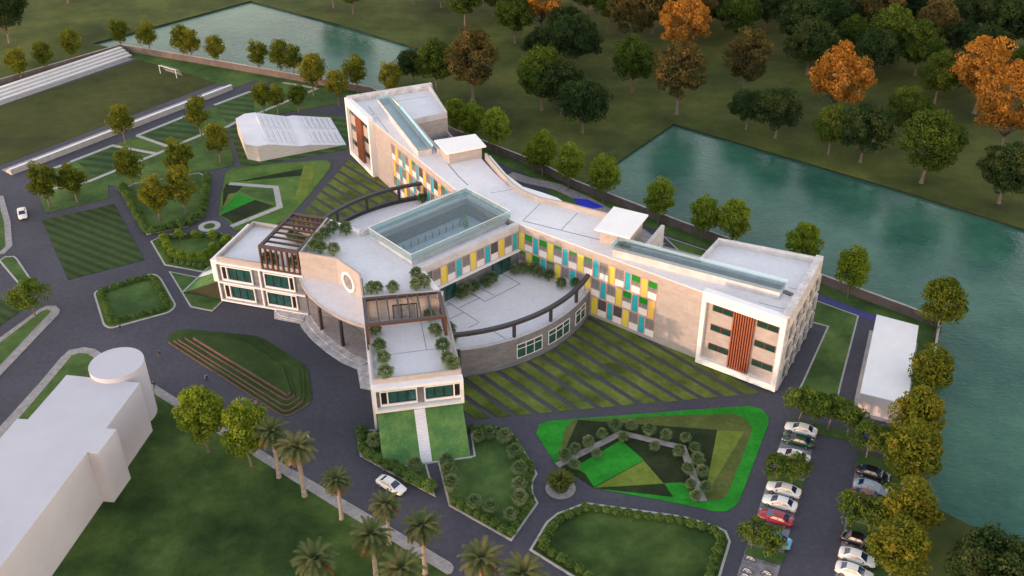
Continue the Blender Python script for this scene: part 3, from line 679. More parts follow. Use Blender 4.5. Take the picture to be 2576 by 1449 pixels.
    g3 = offset(q, 0.05); MB().add([(v_.x, v_.y, 15.3) for v_ in g3], [(0, 1, 2, 3)]).build('glass_roof', 'skyglass', sko, fix=False)
    # stair head with flat white roof
    rf = [(3.5, 23.2), (1.3, 29.5), (-7.3, 26.2), (-5.0, 19.8)] if s > 0 else [(3.4, -18.5), (1.3, -25.3), (-7.0, -21.9), (-4.8, -15.8)]
    bd = [(v_.x, v_.y) for v_ in offset(rf, -0.75)]
    sh = MB().prism(bd, 0, 16.25).build('stair_head', 'stone', B)
    MB().prism(ccw(rf), 16.25, 16.55).build('roof_slab', 'white', sh)
    if s > 0: MB().wall((-1.6, 30.6), (-9.0, 28.0), 0, -0.6, 9.0, 14.6).build('fin_wall', 'concrete', B)

# back parapet of the centre with its S-shaped ledge
bp = MB(); line = [(-4.8, -16.3), (-3.4, -12.9), (-1.2, -7.0), (0.3, -2.4), (0.8, 1.5), (0.3, 5.7), (-1.6, 10.0), (-4.6, 18.8)]
for a, b in zip(line[:-1], line[1:]): bp.wall(a, b, 0.0, 0.4, ZR-0.1, 14.75)
bp.build('back_parapet', 'stone', B)
lg = MB(); lg.prism(ccw([(-4.8, -16.4), (-3.4, -13.0), (-1.2, -7.0), (0.25, -2.4), (0.7, 1.5), (0.2, 5.7), (-1.6, 9.8), (-3.2, 9.4), (-3.6, 6.5), (-3.0, 3.0), (-1.9, -1.5), (-3.2, -8.0), (-6.4, -16.6)]), 13.2, 13.65)
lg.build('curved_ledge', 'white', B)
# joints on the roofs
def joint(pts, z, w=0.10):
    for (x0, y0), (x1, y1) in zip(pts[:-1], pts[1:]):
        MB().wall(GL(x0, y0, z), GL(x1, y1, z), -w/2, w/2, z-0.02, z+0.012).build('roof_joint', 'roofjoint', B)
Zd = lambda x0, y0, x, y: (x0/1.490683+x/6.0, y0/1.490683+y/6.0)
joint([Zd(1840, 560, 485, 1080), Zd(1840, 560, 1660, 1370)], ZR, 0.16)
joint([Zd(1840, 560, 485, 1080), Zd(1840, 560, 750, 815)], ZR); joint([Zd(1840, 560, 1065, 1215), Zd(1840, 560, 1310, 960)], ZR)
joint([Zd(1840, 560, 0, 660), Zd(1840, 560, 320, 605)], ZR); joint([Zd(1240, 300, 1765, 1260), Zd(1240, 300, 1925, 1449), (1177, 466)], ZR, 0.16)
joint([Zd(1240, 300, 520, 540), Zd(1240, 300, 660, 520), Zd(1240, 300, 565, 390)], ZR); joint([Zd(1240, 300, 580, 585), Zd(1240, 300, 705, 570), Zd(1240, 300, 870, 790)], ZR)
joint([Zd(1240, 300, 990, 320), Zd(1240, 300, 1290, 690)], ZR); joint([Zd(1240, 300, 990, 320), Zd(1240, 300, 1455, 245)], ZR)
joint([Zd(2520, 860, 1305, 1105), Zd(2520, 860, 1790, 1225)], ZR); joint([Zd(2520, 860, 1770, 880), Zd(2520, 860, 1935, 915)], ZR)
MB().box((*GL(*Zd(2520, 860, 1748, 965), ZR), ZR+0.05), (0.9, 1.6, 0.2)).build('roof_hatch', 'darkinterior', B)
TT = lambda x, y: (858.667+x/3, 483+y/3)
for pts in ([(1215, 618), (1350, 693), (1085, 826), (985, 765)], [(1155, 780), (1040, 722)], [(888, 874), (1045, 800), (965, 765)], [(795, 825), (1040, 982)], [(800, 968), (925, 908)], [(960, 1025), (1040, 985)], [(1140, 1045), (1238, 1107)], [(768, 870), (820, 845)]):
    joint([TT(*p) for p in pts], ZS, 0.12)
for pts in ([(355, 1228), (720, 1182)], [(597, 960), (643, 1190)]): joint([TT(*p) for p in pts], ZA, 0.09)

# ---- centre side wall: coloured row above doors
for s in (1,):
    a, b = mir([(8.75, 9.06), (31.3, 9.16)], s); L, d = seg(a, b); fl = 1 if s > 0 else -1
    for k in range(6):
        colour_cell(a, d, 0.3+k*3.36, 8.55, 1.45, 3.7, 'tealpanel' if k % 2 == 0 else 'yellowpanel', fl)
        window_cell(a, d, 1.78+k*3.36, 8.55, 1.84, 3.7, fl, 2 if k == 1 else 0)
    for x, w in ((2.3, 4.3), (15.4, 4.2)):
        do = place(link('glass_door', cell_mesh('door_%.1f' % w, lambda m_: m_.box((w/2, 0.04, 1.5), (w, 0.08, 3.0)), 'winglass'), B), a, d, x, ZS, 0.03, fl)
        def dfn(m_, w=w):
            for q in (0.06, w*0.5, w-0.06): m_.box((q, 0.08, 1.5), (0.14, 0.12, 3.0))
            m_.box((w/2, 0.08, 3.0), (w, 0.12, 0.14))
        link('door_frame', cell_mesh('doorframe_%.1f' % w, dfn, 'blackmetal'), do)

# ---- semicircular terraces
AC, AR = (18.8, -2.2), 30.0
def arc_pt(u, r): return (u, AC[1]+math.sqrt(max(r*r-(u-AC[0])**2, 0)))
def arc(u0, u1, r, n=28): return [arc_pt(u0+(u1-u0)*i/n, r) for i in range(n+1)]
for s in (1, -1):
    fl = arc(34.3, 5.75, AR-0.2)+[(8.7, 9.0), (31.3, 9.1), (33.4, 16.6)]
    MB().prism(ccw(mir(fl, s)), 0, ZS-0.05).build('terrace_base', 'stonegrey', B)
    MB().prism(ccw(mir([(q[0], q[1]) for q in fl], s)), ZS-0.05, ZS).build('terrace_floor', 'roofdeck', B)
    o_, i_ = arc(34.6, 5.9, AR), arc(34.6, 5.9, AR-0.5)
    aw = MB().prism(ccw(mir(o_+i_[::-1], s)), 0, 5.55).build('arc_wall', 'stonegrey', B)
    i1, i2 = arc(34.4, 6.1, AR-0.52), arc(34.4, 6.1, AR-0.68)
    MB().prism(ccw(mir(i1+i2[::-1], s)), ZS, 5.5).build('arc_cladding', 'darkmetal', B)
    MB().prism(ccw(mir(o_+i2[::-1], s)), 5.55, 5.63).build('coping', 'darkmetal' if s < 0 else 'concrete', B)
    b0, b1 = arc(35.6, 5.3, AR-0.15), arc(35.6, 5.3, AR-0.85)
    bo = MB().prism(ccw(mir(b0+b1[::-1], s)), 8.15, 8.75).build('arc_beam', 'darkmetal', B)
    for u in (25.6, 17.9, 10.6):
        p = arc_pt(u, AR-0.5); MB().box((p[0], p[1]*s, 6.87), (0.45, 0.45, 2.6)).build('beam_post', 'darkmetal', B)
    for u0, u1 in ((25.5, 20.4), (18.9, 13.4), (11.4, 7.9)):
        pts = arc(u0, u1, AR+0.03, 6); wf = MB()
        o2 = arc(u0, u1, AR+0.05, 6); i2_ = arc(u0, u1, AR-0.1, 6)
        gl = MB().prism(ccw(mir(o2+i2_[::-1], s)), 1.4, 4.2).build('arc_window', 'winglass', B)
        o3 = arc(u0, u1, AR+0.12, 6)
        for z0, z1 in ((1.35, 1.47), (4.15, 4.27), (3.25, 3.35)): wf.prism(ccw(mir(o3+i2_[::-1], s)), z0, z1)
        for k in range(4 if u0-u1 > 4 else 3):
            kk = (4 if u0-u1 > 4 else 3)-1; u = u0+(u1-u0)*k/kk; p = arc_pt(u, AR+0.07); wf.box((p[0], p[1]*s, 2.8), (0.12, 0.12, 2.9))
        wf.build('window_frame', 'spandrel', gl)

# ---- arms with their end frames, pergolas and grass ramps
for s in (1, -1):
    A = (53.0, 25.0*s); da = Vector((-0.52, -0.854*s)); na = Vector((-0.854, 0.52*s)); AL, AW = 17.9, 13.6
    def ap(x, y): return (A[0]+da.x*x+na.x*y, A[1]+da.y*x+na.y*y)
    def aq(x0, x1, y0, y1): return ccw([ap(x0, y0), ap(x1, y0), ap(x1, y1), ap(x0, y1)])
    MB().prism(aq(0, AL, 0, AW), 0, ZA-0.1).build('arm_wall', 'stonegrey', B)
    MB().prism(aq(0.3, AL-0.02, 0.3, AW-0.3), ZA-0.1, ZA).build('arm_roof', 'roofdeck', B)
    pr = MB()
    for q in (aq(0.45, 0.8, 0.0, AW), aq(0.8, AL, 0.0, 0.35), aq(0.8, AL, AW-0.35, AW)): pr.prism(q, ZA-0.1, 9.85)
    pr.build('parapet', 'stone', B)
    # end frame (white) on the outer end
    ef = MB()
    for q, z0, z1 in ((aq(-0.9, 0.45, -0.1, AW+0.1), 4.3, 4.75), (aq(-0.9, 0.45, -0.1, AW+0.1), 8.5, 8.95), (aq(-0.9, 0.0, -0.1, 0.3), 4.75, 8.5), (aq(-0.9, 0.0, AW-0.3, AW+0.1), 4.75, 8.5)): ef.prism(q, z0, z1)
    ef.build('end_frame', 'white', B)
    def win(a, b, x0, x1, z0, z1, fl, lv=None, nb=3, dep=0.0):
        """ribbon window in a white surround, x along a->b; lv = (x0, x1) of a louvre screen"""
        L, d = seg(a, b); n = Vector((-d.y, d.x))*fl
        P_ = lambda x: (a[0]+d.x*x+n.x*dep, a[1]+d.y*x+n.y*dep)
        lo, hi = (min(x0, lv[0]) if lv else x0)-0.22, (max(x1, lv[1]) if lv else x1)+0.22
        f_ = MB()
        for q0, q1, y0, y1 in ((lo, hi, z0-0.42, z0-0.02), (lo, hi, z1+0.02, z1+0.24), (lo, lo+0.2, z0-0.02, z1+0.02), (hi-0.2, hi, z0-0.02, z1+0.02)): f_.wall(P_(q0), P_(q1), 0.0, 0.34*fl, y0, y1)
        if lv:
            q = (lv[1]+0.06) if lv[0] < x0 else (lv[0]-0.24); f_.wall(P_(q), P_(q+0.2), 0.0, 0.34*fl, z0-0.02, z1+0.02)
        w_ = f_.build('ribbon_window', 'white', B)
        MB().wall(P_(x0), P_(x1), 0.02*fl, 0.08*fl, z0, z1).build('pane', 'winglass', w_)
        m_ = MB()
        for k in range(nb+1):
            q = x0+(x1-x0)*k/nb; m_.wall(P_(q-0.05), P_(q+0.05), 0.08*fl, 0.16*fl, z0+0.1, z1-0.12)
        m_.wall(P_(x0), P_(x1), 0.08*fl, 0.16*fl, z0, z0+0.1); m_.wall(P_(x0), P_(x1), 0.08*fl, 0.16*fl, z1-0.12, z1)
        m_.build('mullions', 'blackmetal', w_)
        if lv:
            l_ = MB(); nl = 12
            for k in range(nl): l_.wall(P_(lv[0]), P_(lv[1]), 0.05*fl, 0.2*fl, z0+0.05+k*(z1-z0)/nl, z0+0.05+(k+0.55)*(z1-z0)/nl)
            l_.wall(P_(lv[0]), P_(lv[1]), 0.0, 0.06*fl, z0, z1); l_.build('louvre', 'louvre', w_)
    # outer end: upper storey
    a, b = ap(0, 0), ap(0, AW); fl = -1 if s > 0 else 1
    fl = 1 if (Vector((-(b[1]-a[1]), b[0]-a[0])).dot(-da) > 0) else -1
    if s > 0: win(a, b, 2.15, 6.35, 5.45, 7.75, fl, (1.05, 1.85)); win(a, b, 7.85, 12.05, 5.45, 7.75, fl, (12.4, 13.15))
    # long front side: two storeys
    a, b = ap(0, 0), ap(AL, 0); fl = 1 if (Vector((-(b[1]-a[1]), b[0]-a[0])).dot(-na) > 0) else -1
    for z0, z1 in ((5.35, 7.95), (1.4, 3.95)):
        if s > 0: break
        win(a, b, 2.65, 7.25, z0, z1, fl, (1.35, 2.1)); win(a, b, 10.1, 14.7, z0, z1, fl, (15.1, 15.8))
    L, d = seg(a, b); bd_ = MB()
    for z0, z1, q0, q1 in ((4.3, 4.62, 0, AL), (8.42, 8.8, 0, AL), (0.25, 0.6, 0, AL)): bd_.wall(ap(q0, 0), ap(q1, 0), 0.0, 0.4*fl, z0, z1)
    for q in (0.0, 8.9): bd_.wall(ap(q, 0), ap(q+0.3, 0), 0.0, 0.38*fl, 0.6, 8.42)
    bd_.build('string_course', 'white', B)
    # pergola
    pg = MB(); x0, x1 = 9.7, 17.5
    pe = pg.prism(aq(x0, x0+0.55, -0.2, AW-0.9), 13.2, 13.7).prism(aq(x1-0.45, x1, -0.2, AW-0.9), 13.2, 13.68).prism(aq(x0+0.55, x1-0.45, -0.2, 0.4), 13.2, 13.69).prism(aq(x0+0.55, x1-0.45, AW-1.5, AW-0.9), 13.2, 13.69).build('pergola', 'timber', B)
    for k in range(6):
        y = 0.4+(AW-1.9)*(k+1)/7; MB().prism(aq(x0+0.55, x1-0.45, y-0.13, y+0.13), 13.25, 13.62).build('beam', 'timber', pe)
    for y0, y1 in ((-0.2, 0.25), (AW-1.35, AW-0.9)):
        MB().prism(aq(x0, x1, y0-0.02, y1+0.02), 8.55 if y0 < 0 else 9.86, 9.05 if y0 < 0 else 10.1).build('rail', 'timber', pe)
        for k in range(8):
            x = x0+(x1-x0-0.35)*k/7; MB().prism(aq(x, x+0.3, y0, y1), 9.05 if y0 < 0 else 10.1, 13.2).build('post', 'timber', pe)
    a, b = ap(AL+0.02, 3.4), ap(AL+0.02, 9.4)
    gd = MB().prism(aq(AL-0.62, AL-0.5, 4.6, 8.6), ZA, ZA+2.7).build('glass_door', 'greyinterior', B)
    fm = MB()
    for y in (4.55, 5.9, 7.2, 8.5): fm.prism(aq(AL-0.7, AL-0.45, y, y+0.14), ZA, ZA+2.8)
    fm.prism(aq(AL-0.7, AL-0.45, 4.55, 8.64), ZA+2.7, ZA+2.85); fm.build('door_frame', 'blackmetal', gd)
    MB().prism(aq(AL-0.5, AL-0.02, 0.4, AW-0.4), ZA, 13.1).build('terrace_wall', 'stone', B)
    # grass ramp: wedge from the upper floor down to the ground, with a flight of steps
    def ramp_prism(y0, y1, dz, xs=-0.05, xe=-8.6, top=4.28):
        p0, p1, p2, p3 = ap(xs, y0), ap(xs, y1), ap(xe, y1), ap(xe, y0)
        return MB().prism([p0, p1, p2, p3], 0.0, [top+dz, top+dz, 0.12+dz, 0.12+dz])
    rp = ramp_prism(0.2, AW-0.2, 0.0).build('grass_ramp', ['soil', 'grass_slope'], B)
    for pl in rp.data.polygons: pl.material_index = 1 if abs(pl.normal.z) > 0.5 and pl.center.z > 0.5 else 0
    nst = 34; stp = MB()
    for k in range(nst):
        x = -0.1-8.5*k/nst; z = 4.33-4.16*(k+0.0)/nst
        stp.prism(aq(x-8.5/nst, x, 5.85, 7.55), 0.0, z)
    stp.build('ramp_steps', 'step', B)
    mrg = MB(); mrg.prism(aq(-8.9, -8.6, 0.0, AW), 0.0, 0.2).build('ramp_kerb', 'kerb', B)

# ---- entrance canopy, columns and stepped plaza
can = [(44.2, -10.3), (45.3, -7.4), (46.1, -4.2), (46.4, -0.8), (46.4, 1.5), (46.0, 5.0), (45.2, 8.2), (44.2, 10.5)]
MB().prism(ccw(can+[(43.6, 9.9), (40.0, 3.65), (40.0, -3.65), (43.6, -9.9)]), 7.95, 8.5).build('canopy', 'roofdeck', B)
ce = MB()
for a, b in zip(can[:-1], can[1:]): ce.wall(a, b, 0.0, -0.08, 7.9, 8.56)
ce.build('canopy_edge', 'stone', B)
for v in (-3.9, 2.9): MB().tube([(44.6, v, 0.3), (44.6, v, 7.95)], 0.32, 14).build('column', 'darkmetal', B, smooth=True)
pl_o = [(46.0, -9.8), (46.9, -7.0), (47.5, -2.5), (47.6, 2.0), (47.3, 6.3), (46.4, 9.6)]
for k, (off, z, mt) in enumerate(((0.0, 0.18, 'marble'), (-1.3, 0.36, 'marble'), (-2.5, 0.52, 'plaza'))):
    MB().prism(ccw([(u+off, v) for u, v in pl_o]+[(43.5, 9.7), (40.0, 3.5), (40.0, -3.5), (43.5, -9.7)]), 0.0, z).build('plaza_step', mt, B)
for k in range(3):
    MB().prism(ccw([(47.6-k*0.1, -15.4), (49.0-k*0.5, -13.1), (46.4-k*0.4, -8.6), (44.0, -10.0)]), 0.0, 0.15+0.15*k).build('entrance_steps', 'marble', B)
    MB().prism(ccw([(46.4-k*0.3, 9.7), (48.9-k*0.3, 14.3), (47.9-k*0.06, 15.9), (44.2-k*0.1, 10.3)]), 0.0, 0.15+0.15*k).build('entrance_steps', 'marble', B)
# ---- lawn strips between paving, in front of both wings
strips = []
for s in (1, -1):
    for k in range(14):
        u1 = 39.9-2.815*k; u0 = u1-1.9
        def vin(u):
            if u > 34.5: return 18.5+(u-33.5)*1.75+0.3
            if u > 6.2: return arc_pt(u, AR)[1]+0.25
            return 9+(8.7-u)/7.0*37.8+1.0 if u > 2.2 else 47.5
        def vout(u): return 33.1+(39.9-u)*0.685
        if s < 0 and k < 3: continue
        q = [(u1, vin(u1)), (u0, vin(u0)), (u0, vout(u0)), (u1, vout(u1))]
        w = [uvw(u, v*s) for u, v in q]
        strips.append(sheet('lawn_strip', w, 0.10, 'grass_strip', 0.0, None, True, 'strip of lawn between bands of paving in front of the %s wing' % ('right' if s > 0 else 'left')))
        strips[-1]['group'] = 'lawn strips of the %s wing' % ('right' if s > 0 else 'left')
# ================================================================== OTHER BUILT THINGS
# ---- stepped auditorium
a0, ad, aw_ = Vector((-6.0, -75.2)), Vector((0.936, -0.354)), Vector((0.354, 0.936))
p0 = uvw(a0.x, a0.y)
AU = tag(empty('auditorium', (p0.x, p0.y, 0), AXA+math.pi+math.atan2(ad.y, ad.x)), 'white stepped open-air auditorium rising towards the left', 'auditorium')
hw = lambda p: 8.9+1.5*min(p/21.0, 1)
tiers = [(0.0+i*0.64, 0.64, 0.13*(i+1)) for i in range(14)]+[(8.96, 2.4, 1.95)]+[(11.36+i*0.64, 0.64, 1.95+0.171*(i+1)) for i in range(12)]
for p, w, z in tiers:
    MB().prism([(p, -hw(p)), (p+w, -hw(p+w)), (p+w, hw(p+w)), (p, hw(p))], 0.0, z).build('step', ['auditorium_stone', 'step'], AU)
for o in [c for c in AU.children]:
    for pl in o.data.polygons: pl.material_index = 1 if pl.normal.z > 0.5 else 0
pe = 19.04
la = MB().prism([(pe, -hw(pe)), (21.2, -10.4), (23.7, -8.1), (23.7, 8.1), (21.2, 10.4), (pe, hw(pe))], 0.0, 4.02).build('landing', ['auditorium_stone', 'step'], AU)
for pl in la.data.polygons: pl.material_index = 1 if pl.normal.z > 0.5 else 0
for fl0, zb, zs in ((0.64, 0.26, 0.26), (11.9, 2.12, 0.342)):
    for k in range(6):
        for y0, y1 in ((-8.0, -0.9), (0.9, 8.0)):
            x = fl0+0.1+k*1.28; MB().prism([(x, y0), (x+0.34, y0), (x+0.34, y1), (x, y1)], zb+zs*k, zb+zs*k+0.40).build('bench', 'step', AU)

# ---- spectator steps
def stand(a, b, n, depth, rise, pave, label, side):
    a, b = Vector(a[:2]), Vector(b[:2]); L = (b-a).length; d = (b-a)/L
    r_ = tag(empty('spectator_steps', (a.x, a.y, 0), math.atan2(d.y, d.x)), label, 'bleachers', 'spectator steps of the playing field')
    for k in range(n):
        y0, y1 = side*depth*k, side*depth*(k+1)
        MB().prism(ccw([(0, y0), (L, y0), (L, y1), (0, y1)]), 0.0, rise*(n-k)).build('step', ['kerb', 'step'], r_)
    for o in r_.children:
        for pl in o.data.polygons: pl.material_index = 1 if pl.normal.z > 0.5 else 0  # upright risers take the darker material: their shade is put into the colour
    y0, y1 = side*depth*n, side*(depth*n+pave)
    MB().prism(ccw([(0, y0), (L, y0), (L, y1), (0, y1)]), 0.0, 0.08).build('paved_strip', 'paving', r_)
    x = L*0.44
    for k in range(n*2):
        MB().prism(ccw([(x, side*depth*k/2), (x+1.6, side*depth*k/2), (x+1.6, side*depth*(k+1)/2), (x, side*depth*(k+1)/2)]), 0.0, rise*(n-k/2)+0.02).build('aisle_step', 'kerb', r_)
stand(G(30, 441), G(586, 226), 3, 0.85, 0.47, 2.0, 'white spectator steps on the near side of the playing field', 1)
stand(G(-400, 372), G(305, 133), 4, 1.35, 0.5, 2.2, 'white spectator steps on the far side of the playing field', -1)
# ---- football goal
ga, gb = G(404, 185), G(445, 197.3); gd = Vector(((gb-ga).x, (gb-ga).y)); gl_ = gd.length; gd /= gl_
goal = tag(empty('football_goal', (ga.x, ga.y, 0), math.atan2(gd.y, gd.x)), 'white football goal with net at the end of the playing field', 'goal')
MB().tube([(0, 0, 0), (0, 0, 2.44)], 0.09).build('post', 'white', goal); MB().tube([(gl_, 0, 0), (gl_, 0, 2.44)], 0.09).build('post', 'white', goal)
MB().tube([(-0.05, 0, 2.44), (gl_+0.05, 0, 2.44)], 0.09).build('crossbar', 'white', goal)
nt_ = MB()
for k in range(15):
    x = gl_*k/14; nt_.tube([(x, 0, 2.44), (x, 1.0, 2.4), (x, 2.2, 0.02)], 0.016, 3)
for k in range(8):
    t = k/7; y, z = (t*2.2, 2.4*(1-t)) if t > 0.4 else (t*2.5, 2.42)
    nt_.tube([(0, y, z), (gl_, y, z)], 0.016, 3)
nt_.build('net', 'white', goal)

# ---- terraced mound in the forecourt
Zm = lambda x, y: G(600/1.490683+x/6, 1200/1.490683+y/6)
tiers = [[(112, 330), (118, 270), (170, 200), (280, 150), (390, 135), (1510, 240), (2190, 680), (2235, 760), (2310, 1240), (1960, 1440), (1830, 1440)],
         [(190, 305), (230, 215), (330, 165), (430, 155), (1460, 262), (2130, 690), (2170, 740), (2195, 1220), (1935, 1375), (1850, 1370)],
         [(255, 290), (320, 200), (420, 178), (1410, 280), (2060, 700), (2100, 760), (2140, 1165), (1925, 1295), (1830, 1275)],
         [(360, 265), (420, 210), (520, 195), (1350, 290), (1900, 690), (1940, 740), (2050, 1130), (1930, 1205), (1850, 1185)],
         [(485, 260), (560, 230), (640, 220), (1280, 310), (1840, 680), (1870, 740), (1975, 1080), (1930, 1140), (1880, 1110)]]
mc = Zm(1200, 700)
MO = tag(empty('terraced_mound', (mc.x, mc.y, 0)), 'grass mound stepped in terraces with brick edging in the forecourt', 'mound')
z = 0.0
for k, tr in enumerate(tiers):
    h = (0.15, 0.16, 0.16, 0.18, 0.36)[k]; zc = z+h
    P_ = []
    for x, y in tr:
        g_ = G(600/1.490683+x/6, 1200/1.490683+y/6, zc); P_.append(Vector((g_.x-mc.x, g_.y-mc.y)))
    PR = rounded(P_, 2.2, 4)
    MB().prism([(q.x, q.y) for q in ccw(PR)], z-0.05, zc).build('terrace', 'grass_mound', MO)
    # brick edging follows the front (lower left) edge and the near corner
    nP = 5
    i0 = (len(tr)-3)*nP+2; edge_ = PR[i0:]+PR[:3]
    bk = MB()
    for a, b in zip(edge_[:-1], edge_[1:]):
        if (b-a).length > 0.01:
            cc = 1 if area2(P_) > 0 else -1
            bk.wall(a, b, -0.03*cc, 0.16*cc, z-0.03, zc+0.015)
    bk.build('brick_edging', 'brick', MO)
    z = zc

# ---- white block at lower left with its round end
rp_ = [(167, 943), (352, 963), (267, 1077), (293, 1080), (248, 1139), (220, 1137), (-90, 1548), (-330, 1500), (-150, 1276), (0, 1103), (43, 1053), (70, 1055), (148, 966)]
q = [G(x, y, 9.6) for x, y in rp_]; c0 = q[0]
WB = tag(empty('white_block', (c0.x, c0.y, 0)), 'plain white block building at the lower left corner', 'building')
MB().prism([(v.x-c0.x, v.y-c0.y) for v in ccw(q)], 0, 9.6).build('wall', 'whitewall', WB)
cl, cr = G(225, 915, 10.4), G(360, 911, 10.4); cc_ = (cl+cr)/2; cr_ = (cr-cl).length/2
cyl = MB().prism([(cc_.x-c0.x+cr_*math.cos(2*math.pi*i/64), cc_.y-c0.y+cr_*math.sin(2*math.pi*i/64)) for i in range(64)], 0, 10.4).build('round_tower', 'whitewall', WB)
for pl in cyl.data.polygons: pl.use_smooth = abs(pl.normal.z) < 0.5
cyl.data.set_sharp_from_angle(angle=math.radians(40))
# ---- white shed on the right
q = [G(x, y, 4.0) for x, y in [(2207, 793), (2309, 820), (2281, 1016), (2166, 988)]]; c0 = q[0]
SH = tag(empty('storage_shed', (c0.x, c0.y, 0)), 'long flat-roofed white shed beside the right wall', 'shed')
lp = [(v.x-c0.x, v.y-c0.y) for v in ccw(q)]
MB().prism(lp, 0, 3.9).build('wall', 'shedwhite', SH)
MB().prism([(v.x, v.y) for v in offset(lp, 0.12)], 3.9, 4.05).build('roof', 'white', SH)
MB().prism([(v.x, v.y) for v in offset(lp, 0.7)], 0, 0.12).build('plinth', 'kerb', SH)
# ---- planter on the front roundabout
PT = tag(empty('planter', (RB.x, RB.y, 0.14)), 'dark round planter with a spiky plant on the front roundabout', 'planter')
MB().tube([(0, 0, 0), (0, 0, 0.75)], [rr*0.52, rr*0.58], 28).build('pot', 'darkmetal', PT)
MB().tube([(0, 0, 0.75), (0, 0, 0.76)], [rr*0.5, rr*0.5], 28).build('soil', 'soil', PT)
sp_ = MB(); r_ = random.Random(5)
for i in range(420):
    a = r_.uniform(0, 6.283); rad = math.sqrt(r_.random())*rr*0.45; el = r_.uniform(0.5, 1.45); L = r_.uniform(1.2, 2.4)
    o_ = Vector((rad*math.cos(a), rad*math.sin(a), 0.75)); a2 = a+r_.uniform(-0.7, 0.7)
    d1 = Vector((math.cos(a2)*math.cos(el), math.sin(a2)*math.cos(el), math.sin(el))); sd = Vector((-math.sin(a2), math.cos(a2), 0))*0.07
    m1 = o_+d1*L*0.6; e1 = m1+Vector((d1.x*1.6, d1.y*1.6, d1.z*0.1)).normalized()*L*0.45
    sp_.add([o_-sd, o_+sd, m1+sd, m1-sd, e1], [(0, 1, 2, 3), (3, 2, 4)])
sp_.build('foliage', 'leaf_spiky', PT, fix=False)
# ================================================================== VEGETATION
def leaf_cloud(mb, centre, rad, n, size, rg, flat=0.75, up=0.25):
    """leaves over the surface of one clump"""
    c = np.array(centre)
    d = rg.normal(size=(n, 3)); d[:, 2] += up; d /= np.linalg.norm(d, axis=1)[:, None]
    r = rad*(0.55+0.45*rg.random(n)**0.5)
    P = c+d*r[:, None]*np.array([1, 1, flat])
    nn = d+rg.normal(size=(n, 3))*0.55; nn /= np.linalg.norm(nn, axis=1)[:, None]
    t = np.cross(nn, rg.normal(size=(n, 3))); t /= np.linalg.norm(t, axis=1)[:, None]; b = np.cross(nn, t)
    s = size*(0.6+0.8*rg.random(n))[:, None]
    mb.append(np.stack([P-t*s, P-b*s*0.55, P+t*s, P+b*s*0.55], 1).reshape(-1, 3))
def leaf_mesh(name, chunks, mat):
    v = np.concatenate(chunks); n = len(v)//4
    me = bpy.data.meshes.new(name); me.vertices.add(len(v)); me.vertices.foreach_set('co', v.astype(np.float32).ravel())
    me.loops.add(n*4); me.loops.foreach_set('vertex_index', np.arange(n*4, dtype=np.int32))
    me.polygons.add(n); me.polygons.foreach_set('loop_start', np.arange(0, n*4, 4, dtype=np.int32)); me.polygons.foreach_set('loop_total', np.full(n, 4, dtype=np.int32))
    me.update(calc_edges=True); me.materials.append(MATS[mat]); return me
def tree_meshes(key, mat, seed, h, cw, trunk_h, nclump, per, leaf, clump_r, shape='egg', open_=0.0, tr=0.22):
    """h total height, cw crown width; returns (trunk mesh, crown mesh)"""
    rg = np.random.default_rng(seed); rr_ = random.Random(seed)
    chunks = []; ch = h-trunk_h; cz = trunk_h+ch*0.5; centres = []
    tries = 0
    while len(centres) < nclump and tries < 8000:
        tries += 1
        d = rg.normal(size=3); d /= np.linalg.norm(d)
        k = rg.random()**(1/3.0) if open_ == 0 else (0.55+0.45*rg.random())
        k = max(k, 0.35)
        x, y, z = d*k
        w = 1.0
        if shape == 'egg': w = 1.0-0.28*max(z, 0)-0.12*max(-z, 0)
        elif shape == 'dome':
            w = 1.0-0.05*z
            if z < -0.55: continue
        elif shape == 'layer': w = 1.05-0.5*max(z, 0); 
        p = (x*w*cw/2*0.86, y*w*cw/2*0.86, cz+z*ch/2*0.88)
        if open_ and rg.random() < 0.15: continue
        centres.append(p)
    for p in centres:
        r = clump_r*(0.65+0.7*rg.random())
        leaf_cloud(chunks, p, r, int(per*(0.7+0.6*rg.random())), leaf, rg)
    crown = leaf_mesh(key+'_crown', chunks, mat)
    t = MB(); lean = rr_.uniform(-0.3, 0.3); top = trunk_h+ch*0.55
    t.tube([(0, 0, -0.1), (0, 0, 0.25), (lean*0.3, 0.05, trunk_h*0.6), (lean, 0.1, trunk_h), (lean*1.2, 0, top)], [tr*1.7, tr*1.1, tr*0.85, tr*0.7, tr*0.25], 8)
    sel = rr_.sample(centres, min(len(centres), 12 if not open_ else 22))
    for p in sel:
        s = Vector((lean, 0.1, trunk_h*rr_.uniform(0.85, 1.0)+rr_.random()*ch*0.25)); e = Vector(p); m_ = s.lerp(e, 0.5)+Vector((0, 0, -0.06*ch if rr_.random() < 0.5 else 0.03*ch))
        t.tube([s, m_, e], [tr*0.5, tr*0.3, tr*0.1], 5)
    return t.mesh(key+'_trunk', 'trunk', smooth=True, fix=False), crown
TK = {}
def kind(key, *args, n=2, **kw):
    TK[key] = [tree_meshes(key+str(i), args[0], 17*i+hash_(key), *args[1:], **kw) for i in range(n)]
def hash_(s): return sum(ord(c)*(i+3) for i, c in enumerate(s)) % 9973
kind('street', 'leaf_street', 10.7, 6.6, 2.3, 70, 75, 0.23, 1.05, shape='egg', n=3)
kind('yellow', 'leaf_yellow', 12.5, 8.2, 2.6, 90, 85, 0.24, 1.15, shape='egg', n=2)
kind('lime', 'leaf_lime', 13.3, 8.4, 2.6, 90, 95, 0.24, 1.15, shape='egg', n=2)
kind('park', 'leaf_park', 6.2, 5.4, 1.9, 42, 75, 0.19, 0.85, shape='dome', n=2, tr=0.13)
